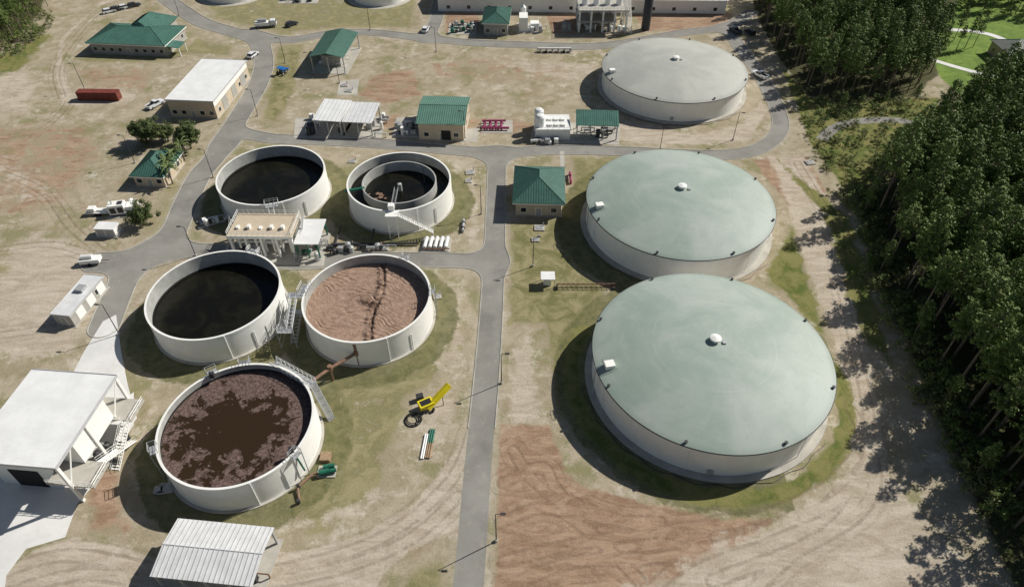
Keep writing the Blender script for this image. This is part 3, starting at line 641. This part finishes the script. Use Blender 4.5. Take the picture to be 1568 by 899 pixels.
pad('concrete_slab',[(452,182),(588,178),(585,212),(450,212)]); pad('concrete_slab',[(818,185),(950,192),(948,222),(812,218)]); pad('concrete_slab',[(640,210),(735,195),(730,218),(640,216)])
pad('concrete_slab',[(355,372),(500,374),(496,408),(350,402)]); pad('concrete_slab',[(520,125),(550,122),(547,146),(516,146)])
pad('footpath',[(857,232),(864,232),(864,258),(858,258)])
strip('trail',[(1258,215),(1275,198),(1310,187),(1365,184),(1400,190)],3.2,'asphalt',.02)
strip('concrete_path',[(1420,90),(1470,105),(1530,120),(1600,130)],2.2,'concw',.04); strip('concrete_path',[(1425,45),(1480,48),(1520,55),(1568,75),(1640,100)],2.6,'concw',.044)
# pipe gallery frame between tanks
x,y=G(362,392); T=Thing('pipe_gallery',x,y,-.02); W,D,h=13.5,7.5,5.6
for i in range(5):
    for j in range(2): T('columns','white').box(i*W/4-.25,i*W/4+.25,j*D-.25,j*D+.25,0,h)
T('deck','tanwall').box(-.4,W+.4,-.4,D+.4,h,h+.4); T('deck_edge','white').box(-.5,W+.5,-.5,-.41,h-.3,h+.5)
rail(T('rail','white'),[(-.3,-.3,h+.4),(W+.3,-.3,h+.4),(W+.3,D+.3,h+.4),(-.3,D+.3,h+.4),(-.3,-.3,h+.4)],1.1,1.1,.05)
for i in range(4): T('pipes','pvc').cyl((.5,1.5+i*1.5,3),(W-.5,1.5+i*1.5,3),.25,10)
for i in range(7): T('pipe_risers','white').cyl((1+i*1.9,1.5,.2),(1+i*1.9,1.5,h-.1),.28,10)
kit(T,1,W-1,1,D-1,10,31,('white','steel','dsteel'))
for i in range(5): T('deck_valves','white').box(1+i*2.5,1.6+i*2.5,2,3.,h+.4,h+.4+random.uniform(.3,.9))
stair(T,(-.8,-2.5,0),(-.8,5.5,h+.4)); stair(T,(W+.8,6.5,h+.4),(W+.8,-2,0.2)); T.done()
T,W,D=building('flat_canopy',(449,400-26),(487,400-26),(500,346),4.4,'flat','whiteroof','dgreen',open_=True,depth=9); kit(T,.6,W-.8,-1,D-1,12,33,('dgreen','steel')); T.done()
T=Thing('pipe_manifold',*G(505,385)); kit(T,0,14,-1,1.5,14,35,('dsteel','rust','steel'),1.4); T('main_pipe','dsteel').cyl((0,2,.5),(20,2.2,.5),.25,8).cyl((1,2,.5),(1,9,.5),.2,8).cyl((9,2.1,.5),(9,8,.5),.2,8); T.done()
x,y=G(820,215); T=Thing('chemical_storage_tanks',x,y)
T('bund_wall','white').box(0,9.5,0,8,0,3.2); T('bund_top','whiteroof').box(-.1,9.6,-.1,8.1,3.2,3.35)
for i,(a,b) in enumerate(((1,5.5),(1.2,2.2))): T('vertical_tank','pvc',True).revolve([(1.3,0),(1.3,6),(.9,6.5),(.1,6.7)],24,(a,b+.0,.0))
for i in range(6): T('roof_hatches','white').box(3.4+1.8*(i%3),4.5+1.8*(i%3),1.5+3*(i//3),2.8+3*(i//3),3.35,3.9)
rail(T('rail','steel'),[(0,-.2,3.35),(9.4,-.2,3.35)]); kit(T,-1,10,-2.2,-.6,10,41,('dsteel','steel','white'),1.8); T.done()
x,y=G(742,196); T=Thing('reuse_pump_station',x,y); T('slab','conc').box(-1,8,-3,4,0,.12)
for i in range(4):
    T('pumps','magenta').cyl((i*1.6,1,.1),(i*1.6,1,1.9),.38,10).cyl((i*1.6,1,1),(i*1.6,-1.5,1),.22,8).cyl((i*1.6,-1.5,.1),(i*1.6,-1.5,1.1),.25,8)
T('header','magenta').cyl((-.8,-1.5,.8),(7,-1.5,.8),.35,10).cyl((-.8,2.4,.8),(6,2.6,.8),.3,10); T.done()
T=Thing('backflow_valve',*G(873,275)); T('pipe','magenta').cyl((0,-2,.8),(0,2,.8),.3,10).cyl((0,-2,0),(0,-2,.9),.3,10).cyl((0,2,0),(0,2,.9),.3,10).cyl((0,0,.8),(0,0,1.6),.25,8); T.done()
x,y=G(886,50); T=Thing('filter_structure',x,y); W,D=17,13
for i in range(5):
    for j in range(3): T('columns','white').box(i*4.1-.3,i*4.1+.3,j*6-.3,j*6+.3,0,7.4)
T('deck','conc').box(-.5,W,-.5,D,7.4,7.8); T('mid_deck','conc').box(-.5,W-4,-.5,D,3.6,3.9); T('walls','white').box(1,12,7,D,0,7.39)
rail(T('rail','white'),[(-.4,-.4,7.8),(W,-.4,7.8),(W,D,7.8),(-.4,D,7.8),(-.4,-.4,7.8)],1.1,1.3,.06)
for i in range(4): T('deck_tanks','pvc').cyl((2+4*i,5,7.8),(2+4*i,5,9.8),1.1,14)
kit(T,0,W,0,5,18,51,('white','steel')); stair(T,(W+1,-1,0),(W+1,10,7.6),1.3,'white'); T.done()
x,y=G(988,46); T=Thing('dark_odour_scrubber_tower',x,y); T('shell','dsteel',True).revolve([(1.5,0),(1.5,10.5),(.9,11.5),(.9,13),(.05,13)],24); rail(T('ladder_cage','steel'),[(-1.7,-.4,0),(-1.7,-.4,11)] ,.6); T.done()
x,y=G(795,50); T=Thing('white_process_units',x,y); T('slab','conc').box(-1,8,-1,8,0,.12); T('module','white').box(0,3,0,5,.13,5).box(4,7,1,4,.13,2.6); T('silo','white',True).revolve([(1.,0),(1.,6),(.1,7)],18,(1.5,6.8,.1)); kit(T,0,8,-1,3,9,53); T.done()
x,y=G(690,52); T=Thing('pipe_yard',x,y); T('slab','conc').box(-1,9,-1,9,0,.1); kit(T,0,8,0,8,26,54,('dsteel','dgreen','steel','graywall'),2.2); T.done()
x,y=G(862,48); T=Thing('switchgear_cabinets',x,y); T('cabinets','graywall').box(0,1.2,0,3,.1,2.2).box(1.5,2.6,0,2.4,.1,2.2); T('slab','conc').box(-.4,3,-.4,3.6,0,.1); T.done()
x,y=G(430,5); T=Thing('aeration_valve_yard',x,y); T('slab','conc').box(-1,14,-1,5,0,.1); kit(T,0,13,0,4,16,57,('steel','conc','dsteel'),1.3); T.done()
x,y=G(822,82); T=Thing('portable_pump_trailer',x,y); T('frame','steel').box(0,12,0,.2,.5,.8).box(0,12,1.6,1.8,.5,.8); T('pipe','white').cyl((.5,.9,1.2),(11.5,.9,1.2),.35,10)
for i in range(6): T('saddles','dsteel').box(1+i*2,1.4+i*2,.2,1.6,.3,1.0)
T('wheels','tyre').cyl((3,-.2,.45),(3,0,.45),.45,12).cyl((9,-.2,.45),(9,0,.45),.45,12); T.done()
for u,v,r in((345,7,11.),(577,11,10.5)):
    x,y=G(u,v); T=Thing('clarifier_tank',x,y+r); T('wall','white',True).revolve([(r,0),(r,3.2),(r-.4,3.2)],80); T('cover','domew',True).revolve([(r-.4,3.1),(r*.5,3.9),(.05,4.3)],80); T('path','conc').revolve([(r+2.3,0.012),(r,0.03)],80); T.done()
# ---------------------------------------------------------------- vehicles
def vehicle(name,u,v,rz,kind='car',paint='carwhite',world=None):
    x,y=world or G(u,v); T=Thing(name,x,y,rz)
    def prof(part,mat,pts,w):
        n_=len(pts); m=T(part,mat); m.add([(p[0],-w/2,p[1]) for p in pts]+[(p[0],w/2,p[1]) for p in pts],[tuple(range(n_)),tuple(range(2*n_-1,n_-1,-1))]+[(i,n_+i,n_+(i+1)%n_,(i+1)%n_) for i in range(n_)])
    if kind=='car': prof('body',paint,[(-2.3,.35),(2.3,.35),(2.35,.75),(1.4,.95),(.0,.98),(-2.3,1.0)],1.85); prof('glasshouse','glass',[(-2.1,.99),(1.2,.96),(.5,1.5),(-1.8,1.55)],1.6); prof('roof',paint,[(-1.75,1.55),(.45,1.5),(.4,1.6),(-1.6,1.66)],1.5)
    elif kind=='pickup': prof('body',paint,[(-2.8,.45),(2.8,.45),(2.85,.95),(1.5,1.1),(-2.8,1.1)],1.95); prof('glasshouse','glass',[(-.6,1.1),(1.4,1.1),(.8,1.7),(-.5,1.75)],1.7); prof('roof',paint,[(-.5,1.75),(.75,1.7),(.7,1.8),(-.4,1.83)],1.6); T('bed','dark').box(-2.6,-.8,-.75,.75,1.101,1.12); T('bed_sides',paint).box(-2.8,-.7,-.97,-.8,1.1,1.35).box(-2.8,-.7,.8,.97,1.1,1.35)
    elif kind=='truck': prof('cab',paint,[(1.8,.6),(3.8,.6),(3.8,1.5),(3.4,2.5),(1.8,2.5)],2.2); T('windscreen','glass').box(3.5,3.75,-.95,.95,1.55,2.2); T('service_body','white').box(-3.6,1.6,-1.15,1.15,.8,1.9); T('body_equipment','steel').box(-2.5,.5,-.6,.6,1.9,2.9); T('chassis','dsteel').box(-3.6,3.6,-.5,.5,.45,.8)
    elif kind=='tractor': prof('hood',paint,[(0,.7),(2,.7),(2,1.4),(0,1.5)],.8); T('canopy',paint).box(-1.2,.4,-.8,.8,2.3,2.42); T('posts','dsteel').cyl((-1.1,-.6,.8),(-1.1,-.6,2.3),.05,4).cyl((-1.1,.6,.8),(-1.1,.6,2.3),.05,4).cyl((.3,-.6,.8),(.3,-.6,2.3),.05,4).cyl((.3,.6,.8),(.3,.6,2.3),.05,4); T('seat','dark').box(-.8,-.2,-.3,.3,.8,1.3); T('loader',paint).box(2.6,3.1,-.9,.9,.3,.8).cyl((.5,-.6,1.2),(2.7,-.6,.6),.08,4).cyl((.5,.6,1.2),(2.7,.6,.6),.08,4)
    L={'car':1.4,'pickup':1.8,'truck':2.6,'tractor':.9}[kind]; r={'car':.34,'pickup':.4,'truck':.5,'tractor':.6}[kind]
    for sx in(-L,L):
        for sy in(-1,1):
            yy=sy*.95 if kind!='truck' else sy*1.1; T('wheels','tyre').cyl((sx,yy-.14,r),(sx,yy+.14,r),r,14); T('hubs','steel').cyl((sx,yy-.15,r),(sx,yy+.15,r),r*.5,8)
    return T.done()
vehicle('parked_suv',388,87,1.3,'car'); vehicle('parked_pickup_truck',239,163,1.1,'pickup'); vehicle('blue_tractor',432,114,1.3,'tractor','blue')
vehicle('service_truck',408,42,.2,'truck'); vehicle('dark_utility_cart',447,40,.9,'car','cardark'); vehicle('parked_pickup_truck',1163,118,2.1,'pickup'); vehicle('parked_car',652,48,1.4,'car')
for i,u in enumerate((168,180,192,206)): vehicle('parked_car',u,20-i*3,.7,'car',('carwhite','cardark')[i%2])
vehicle('parked_pickup_truck',1125,50,1.9,'pickup','cardark'); vehicle('parked_car',1148,52,1.9,'car','cardark')
# left yard: generator sets, tank trailer
T=Thing('generator_set',*G(170,334),.2); T('slab','conc').box(-.6,6.5,-.6,4.6,0,.15)
T('enclosure','white').box(0,3.6,.3,2.6,.5,3.0).box(3.9,5.8,.5,3.6,.3,2.2); T('fuel_tank','white').cyl((.3,3.6,.9),(3.6,3.6,.9),.7,14); T('skid','dsteel').box(0,3.6,.4,2.5,.16,.5)
T('louvres','dsteel').box(.3,1.6,.27,.297,.9,2.4).box(2.,3.3,.27,.297,.9,2.4); T('exhaust','steel').cyl((1,1.4,3),(1,1.4,4.1),.14,8); T('radiator_fan','dsteel').box(2.2,3.3,.8,2.1,3.0,3.12); kit(T,4,6,0,4,5,71,('white','steel')); T.done()
T=Thing('flatbed_trailer',*G(133,332),.05); T('deck','white').box(0,5.5,0,2.1,.7,.9); T('load','white').box(.6,2.2,.3,1.8,.9,1.9).box(2.6,4.8,.5,1.5,.9,1.4); T('wheels','tyre').cyl((2.4,-.1,.4),(2.4,.15,.4),.4,12).cyl((3.3,-.1,.4),(3.3,.15,.4),.4,12).cyl((2.4,1.95,.4),(2.4,2.2,.4),.4,12); T('drawbar','dsteel').cyl((5.5,1,.6),(7,1,.5),.08,5); T.done()
T=Thing('equipment_cabinet',*G(150,363),-.05); T('cabinet','white').box(0,4.6,0,2.6,.3,2.3); T('lid','whiteroof').box(-.1,4.7,-.1,2.7,2.3,2.42); T('doors','steel').box(.3,2.1,-.03,-.003,.5,2.1).box(2.4,4.3,-.03,-.003,.5,2.1); T('slab','conc').box(-.4,5,-.4,3,0,.3); T.done()
T=Thing('utility_trailer',*G(124,409),.15); T('box','white').box(0,4.2,0,2,.6,1.5); T('tank','pvc').cyl((.5,1,1.9),(2.8,1,1.9),.5,12); T('wheels','tyre').cyl((2,-.15,.38),(2,.1,.38),.38,12).cyl((2,1.9,.38),(2,2.15,.38),.38,12); T('drawbar','dsteel').cyl((4.2,1,.6),(5.8,1,.5),.08,5); T.done()
T=Thing('red_shipping_container',*G(121,155),-.02); T('body','red').box(0,12.2,0,2.44,.1,2.7)
for i in range(40): T('corrugation','red').box(.15+i*.3,.27+i*.3,-.04,-.002,.2,2.6)
T('lock_rods','steel').cyl((12.25,.6,.2),(12.25,.6,2.6),.03,4).cyl((12.25,1.8,.2),(12.25,1.8,2.6),.03,4); T.done()
# yellow conveyor
a=np.array(G(655,628)); b=np.array(G(688,590,3.)); T=Thing('yellow_conveyor',*a); d=b-a
n2=np.array((-d[1],d[0]))/np.linalg.norm(d)*.55
for s in(-1,1): T('side_beams','yellow').cyl((n2[0]*s,n2[1]*s,.6),(d[0]+n2[0]*s,d[1]+n2[1]*s,3.2),.22,4)
T('belt','yellow').cyl((0,0,.65),(d[0],d[1],3.25),.5,4)
T('hopper','yellow').cb(-.3,.6,1.1,2.6,1.8,.9,.5); T('hopper_inside','dark').cb(-.3,.6,1.56,2.,1.2,.05,.5)
for s in(-1,1): T('legs','dsteel').cyl((d[0]*.6+n2[0]*s,d[1]*.6+n2[1]*s,2),(d[0]*.55+n2[0]*s*1.8,d[1]*.55+n2[1]*s*1.8,0),.08,5)
T('wheels','tyre').cyl((-.8,-.6,.4),(-.5,-.7,.4),.4,10).cyl((.9,-.2,.4),(1.2,-.3,.4),.4,10); T('engine','dsteel').cb(-1.6,2.4,.8,1.3,1,.9,.3); T.done()
T=Thing('hose_coil',*G(633,643))
for k in range(3):
    for i in range(20):
        a0,a1=2*math.pi*i/20,2*math.pi*(i+1)/20; r=1.5-.22*k; T('coil','tyre').cyl((r*math.cos(a0),r*math.sin(a0),.15+.15*k),(r*math.cos(a1),r*math.sin(a1),.15+.15*k),.1,5)
T.done()
for u,v,L,m,nm in((645,703,5,'pvc','pipe_stack'),(655,702,3,'wood','timber_stack'),(659,680,3,'dgreen','pipe_stack')):
    T=Thing(nm,*G(u,v),1.5)
    for i in range(3 if m!='pvc' else 2): T('pieces',m).cyl((0,i*.35-.3,.2),(L,i*.35-.3,.2),.15,8)
    T('bearers','wood').box(.4,.6,-.6,.7,0,.05).box(L-.6,L-.4,-.6,.7,0,.05); T.done()
T=Thing('pressure_vessel_skid',*G(648,384)); T('slab','conc').box(-.6,6.2,-.6,4.6,0,.12)
for i in range(5): T('vessels','pvc').cyl((.3+i*1.2,.2,.8),(.6+i*1.2,3.8,.8),.42,12); T('saddles','dsteel').box(i*1.2,.7+i*1.2,.8,1.1,.1,.5).box(.1+i*1.2,.8+i*1.2,2.8,3.1,.1,.5)
T('manifold','rust').cyl((0,0,.6),(6,-.1,.6),.15,8); T.done()
T=Thing('valve_header',*G(709,356)); T('pipe','steel').cyl((0,0,.6),(0,4,.6),.3,10); T('flanges','dsteel').cyl((0,.8,.6),(0,1,.6),.5,10).cyl((0,2.8,.6),(0,3,.6),.5,10); T('risers','steel').cyl((0,0,0),(0,0,.9),.25,8).cyl((0,4,0),(0,4,.9),.25,8); T.done()
T=Thing('digester_pump_skid',*G(305,352),.5); T('frame','steel').box(0,6,0,.25,.1,.5).box(0,6,2.6,2.85,.1,.5); kit(T,.6,4.5,.4,2.4,9,61,('steel','white'),1.8); stair(T,(6,1.2,0),(9,1.2,1.5),1.,'white'); T.done()
T=Thing('green_sludge_pump',*G(490,728)); T('pump_casing','dgreen').cyl((0,0,.8),(1.6,.4,.8),.5,12).cyl((.4,1.2,.6),(2.2,1.6,.6),.4,12); T('motor','dgreen').cyl((1.7,.4,.8),(2.7,.6,.8),.35,10); T('pipes','rust').cyl((-1,0,.6),(0,0,.6),.2,8).cyl((-1,0,.6),(-3,-2.5,.6),.2,8).cyl((-3,-2.5,.6),(-2.2,-5,.3),.2,8); T('box','wood').box(-.5,1.2,2.5,4.2,0,.7); T('valves','dsteel').cyl((-2.9,-2.4,.2),(-2.9,-2.4,1.3),.25,8).cyl((-2.3,-5,.2),(-2.3,-5,1.),.3,8); T('base','conc').box(-.5,2.6,-.4,1.8,0,.2); T.done()
x1,y1=G(418,552,6.3); x2,y2=G(478,585,6.3); T=Thing('tank_access_bridge',x1,y1); dx,dy=x2-x1,y2-y1; a=math.atan2(dy,dx); L=math.hypot(dx,dy)
T('deck','steel').cb(dx/2,dy/2,5.4,L,1.6,.15,a)
for s in(-.8,.8): rail(T('rail','white'),[(-s*math.sin(a),s*math.cos(a),5.5),(dx-s*math.sin(a),dy+s*math.cos(a),5.5)],1.2,1.,.06)
for q in(.05,.5,.95):
    for s in(-.8,.8): T('posts','steel').cyl((dx*q-s*math.sin(a),dy*q+s*math.cos(a),0),(dx*q-s*math.sin(a),dy*q+s*math.cos(a),5.5),.1,5)
stair(T,(dx+3,dy-3.5,0),(dx,dy,5.4)); stair(T,(-2.5,4,0),(0,0,5.4)); T.done()
x,y=G(470,612); T=Thing('sludge_transfer_pipe',x,y)
pts=[(0,0,3.5),(4,4.5,3.5),(8.2,8.2,3.5),(8.2,8.2,6.)]
for p,q in zip(pts[:-1],pts[1:]): T('pipe','rust').cyl(p,q,.32,10)
for p in pts[:3]: T('supports','rust').cyl((p[0],p[1],0),(p[0],p[1],3.4),.18,6); T('valves','rust').cyl((p[0],p[1],3),(p[0],p[1],4.2),.45,8)
T.done()
T=Thing('small_white_shed',*G(828,441)); T('roof','whiteroof').box(0,3,0,2.6,2.3,2.42); T('posts','steel').box(.1,.2,.1,.2,0,2.3).box(2.8,2.9,.1,.2,0,2.3).box(.1,.2,2.4,2.5,0,2.3).box(2.8,2.9,2.4,2.5,0,2.3); T('tank','white').box(.6,2.2,.6,2,.1,1.5); T.done()
T=Thing('irrigation_truss',*G(852,443))
for s in(0,.8): T('chords','rust').cyl((0,s,.6),(12.5,s,.6),.07,5)
T('chords','rust').cyl((0,.4,1.3),(12.5,.4,1.3),.07,5)
for i in range(12):
    for s in(0,.8): T('lattice','rust').cyl((i*1.04,s,.6),(i*1.04+.52,.4,1.3),.045,4).cyl((i*1.04+.52,.4,1.3),(i*1.04+1.04,s,.6),.045,4)
T('stands','dsteel').box(0,.3,-.3,1.1,0,.6).box(12.,12.3,-.3,1.1,0,.6); T.done()
for u,v in((535,140),(720,265),(718,278),(826,350),(820,368),(536,378),(590,382),(245,750),(670,455),(540,248),(470,195),(1240,250),(528,132),(255,748)):
    T=Thing('valve_box',*G(u,v),random.uniform(-.2,.2)); k=random.uniform(.6,1.); T('base','conc').box(-1.2*k,1.2*k,-1*k,1*k,0,.3); T('lid','steel').box(-.8*k,.8*k,-.6*k,.6*k,.3,.4); T('riser','steel').cyl((.9*k,.7*k,.3),(.9*k,.7*k,1.2),.12,8); T.done()
def lamp(u,v,h=8.2,rz=None):
    x,y=G(u,v); T=Thing('street_lamp',x,y,random.uniform(0,6) if rz is None else rz); T('base','conc').cyl((0,0,0),(0,0,.5),.28,10); T('pole','dsteel').cyl((0,0,.5),(0,0,h),.1,8,.06); T('arm','dsteel').cyl((0,0,h),(.9,0,h+.15),.05,5); T('head','dsteel').cb(1.1,0,h+.15,.8,.35,.14); T.done()
for u,v in((768,587),(760,828),(816,408),(737,328),(668,80),(395,178),(207,250),(327,272),(300,392),(183,512),(130,137),(1122,215),(437,97),(567,47),(275,25),(520,128),(712,212),(652,300),(480,120),(1010,232)): lamp(u,v,8.2,math.pi if u<760 else 0)
T,W,D=building('suburban_house',(1545,85),(1640,85),None,4,'hip','graywall','tanwall',rise=2.5,over=.6,depth=12); T.done()
# ---------------------------------------------------------------- vegetation
def leaves(cent,rad,per,size,elong=2.2,flat=1.,axis=None):
    cent=np.array(cent);N=len(cent)*per
    c=np.repeat(cent,per,0); r=np.repeat(np.array(rad),per)[:,None]
    d=rng.normal(size=(N,3)); d/=np.linalg.norm(d,axis=1)[:,None]; p=c+d*r*(rng.random((N,1))**.45)*np.array((1,1,flat))
    nrm=d*.8+rng.normal(size=(N,3))*.4+np.array((0,0,.5)); nrm/=np.linalg.norm(nrm,axis=1)[:,None]
    u=np.cross(nrm,rng.normal(size=(N,3))); u/=np.linalg.norm(u,axis=1)[:,None]; w_=np.cross(nrm,u)
    s=size*(.6+.8*rng.random((N,1))); a=u*s*elong/2; b=w_*s/2
    V=np.stack([p-a-b*.6,p-b,p+a,p+b],1)
    V=V.reshape(-1,3); Fq=np.arange(N*4).reshape(N,4); return V,Fq
def tree_mesh(name,build,leafkey):
    wood=MB(M['bark']); cent,rad,per,size,el,fl=build(wood); V,Fq=leaves(cent,rad,per,size,el,fl)
    me=bpy.data.meshes.new(name); o=len(wood.v); nw=len(wood.f)
    me.from_pydata(wood.v+[tuple(v) for v in V.tolist()],[],wood.f+[tuple(i+o for i in f) for f in Fq.tolist()])
    me.materials.append(M['bark']); me.materials.append(M[leafkey]); me.polygons.foreach_set('material_index',[0]*nw+[1]*len(Fq)); me.update(); return me
def pine(h,cr,seed):
    def b(w):
        r=random.Random(seed); lean=(r.uniform(-.5,.5),r.uniform(-.5,.5)); pt=lambda z:(lean[0]*z/h,lean[1]*z/h,z)
        zs=[0,h*.3,h*.6,h*.85,h]; rr=[.26,.21,.15,.08,.03]
        for i in range(4): w.cyl(pt(zs[i]),pt(zs[i+1]),rr[i],6,rr[i+1])
        cent=[];rad=[]; z0=h*r.uniform(.40,.52); z=z0; a=r.uniform(0,6)
        while z<h:
            t=(z-z0)/(h-z0); R=cr*(1-t)**.55*(.6+.4*min(1,t*4+.3))*r.uniform(.6,1.15); a+=2.4+r.uniform(-.4,.4)
            e=np.array(pt(z))+np.array((math.cos(a)*R,math.sin(a)*R,R*r.uniform(.1,.5))); w.cyl(pt(z),e,.05,4,.015)
            k=max(1,int(R/.75))
            for j in range(k):
                q=(j+1)/k; p=np.array(pt(z))*(1-q)+e*q+np.array((r.uniform(-.3,.3),r.uniform(-.3,.3),r.uniform(-.1,.3))); cent.append(p); rad.append(r.uniform(.5,.9))
            z+=(h-z0)/r.uniform(44,52)
        cent.append(np.array(pt(h))); rad.append(.5)
        return cent,rad,24,.22,2.6,.75
    return b
def oak(h,cr,seed,per=80,size=.24):
    def b(w):
        r=random.Random(seed); w.cyl((0,0,0),(.1,.1,h*.4),.28,7,.2); cent=[];rad=[]
        for i in range(18):
            a=i*2.4; e=np.array((math.cos(a)*cr*r.uniform(.15,.85),math.sin(a)*cr*r.uniform(.15,.85),h*r.uniform(.42,.92))); w.cyl((.1,.1,h*.35),e,.1,5,.03)
            for j in range(6):
                cent.append(e+np.array([r.gauss(0,cr*.25) for _ in range(2)]+[r.gauss(0,h*.08)])); rad.append(cr*r.uniform(.18,.34))
        return cent,rad,per,size,1.6,.85
    return b
def shrub(h,seed):
    def b(w):
        r=random.Random(seed); cent=[];rad=[]
        for i in range(12):
            p=np.array((r.gauss(0,h*.5),r.gauss(0,h*.5),h*r.uniform(.2,.8))); w.cyl((0,0,0),p,.04,4,.01); cent.append(p); rad.append(h*r.uniform(.2,.42))
        return cent,rad,40,.16,2,.8
    return b
PM=[tree_mesh('pine_crown',pine(random.uniform(17.5,22.5),random.uniform(2.5,3.4),i),'needle') for i in range(7)]
SM=[tree_mesh('shrub_crown',shrub(random.uniform(1.5,2.6),i),'bush') for i in range(4)]
OM=[tree_mesh('oak_crown',oak(6.5,3.4,i),'leaf') for i in range(3)]
def inst(name,me,x,y,s,parent=None,rz=None):
    o=bpy.data.objects.new(name,me); o.location=(x,y,0); o.rotation_euler=(0,0,random.uniform(0,6.3) if rz is None else rz); o.scale=(s,s,s*random.uniform(.9,1.1)); sc.collection.objects.link(o)
    if parent: o.parent=parent
    return o
def fill(pname,cname,poly,meshes,sp,smin,smax,prob=1.,world=False):
    E=bpy.data.objects.new(pname,None); sc.collection.objects.link(E); pts=poly if world else [G(*p) for p in poly]; pts=[tuple(p) for p in pts]
    gx_=np.arange(min(p[0] for p in pts),max(p[0] for p in pts),sp); gy_=np.arange(min(p[1] for p in pts),max(p[1] for p in pts),sp)
    A,B=np.meshgrid(gx_,gy_); A=A+rng.uniform(-.45,.45,A.shape)*sp; B=B+rng.uniform(-.45,.45,B.shape)*sp; s=polysdf(pts,A,B)
    for x,y,d in zip(A.ravel(),B.ravel(),s.ravel()):
        if d<0 and random.random()<prob: inst(cname,random.choice(meshes),x,y,random.uniform(smin,smax),E)
eb=[G(*p) for p in((1322,300),(1345,370),(1378,440),(1428,550),(1482,660),(1545,800),(1640,960))]
FB=eb+[(100,20),(150,20),(185,190)]+[G(*p) for p in((1500,170),(1440,200),(1395,240))]
fill('pine_forest','pine',FB,PM,4.0,.75,1.15,.95,True)
fill('pine_forest','pine',[(1165,40),(1200,95),(1240,145),(1300,158),(1400,148),(1435,110),(1425,60),(1470,-20),(1500,-60),(1150,-60),(1150,0)],PM,4.4,.65,.98,.95)
fill('pine_forest','pine',[(-160,-60),(95,-60),(75,12),(40,50),(10,85),(-160,110)],PM,4.4,.55,.8)
fill('pine_forest','pine',[(1500,160),(1620,140),(1700,300),(1560,220)],PM,4.6,.7,1.)
fill('pine_forest','pine',[(1470,20),(1520,22),(1620,30),(1620,-40),(1480,-40)],PM,5,.5,.85)
fill('pine_forest','pine',[(1440,85),(1475,90),(1500,70),(1450,60)],PM,5,.4,.7)
fill('undergrowth','shrub',[(1215,120),(1245,148),(1420,150),(1440,190),(1380,250),(1300,290),(1262,270),(1240,210)],SM,2.6,.3,1.,.6)
fill('undergrowth','shrub',[(1290,300),(1318,380),(1350,470),(1400,590),(1460,710),(1540,860),(1620,860),(1520,680),(1450,560),(1400,450),(1350,330),(1330,290)],SM,2.1,.4,1.5,.75)
fill('undergrowth','shrub',[(-100,110),(20,90),(90,30),(60,10),(-100,40)],SM,3,.5,1.2,.7)
for u,v,s in((235,222,1.1),(226,218,1.),(293,228,1.),(222,345,.85),(258,215,.7),(285,222,.75)): inst('oak_tree',random.choice(OM),*G(u,v),s)
for u,v,s in((1285,175,.35),(1350,170,.3),(1395,165,.45),(1290,235,.25),(1345,420,.5),(1395,520,.55),(1440,620,.5),(1320,330,.5),(1490,730,.5)): inst('young_pine_tree',random.choice(PM),*G(u,v),s)
def palm(u,v,h=5):
    x,y=G(u,v); T=Thing('palm_tree',x,y); T('trunk','bark').cyl((0,0,0),(.2,.1,h),.22,8,.16)
    for i in range(18):
        a=i*2.4; el=random.uniform(-.2,1.); px=np.array((.2,.1,h)); d=np.array((math.cos(a),math.sin(a),el)); s=np.array((-math.sin(a),math.cos(a),0))*.28
        for k in range(5):
            q=px+d*.55; wv=1-k/6
            for sg in(-1,1): T('fronds','palm').add([px,q,q+s*sg*wv*1.5-np.array((0,0,.15)),px+s*sg*wv-np.array((0,0,.12))],[(0,1,2,3)])
            px=q; d=d-np.array((0,0,.32))
    T.done()
for u,v in((272,258),(283,246),(265,282),(262,270)): palm(u,v)
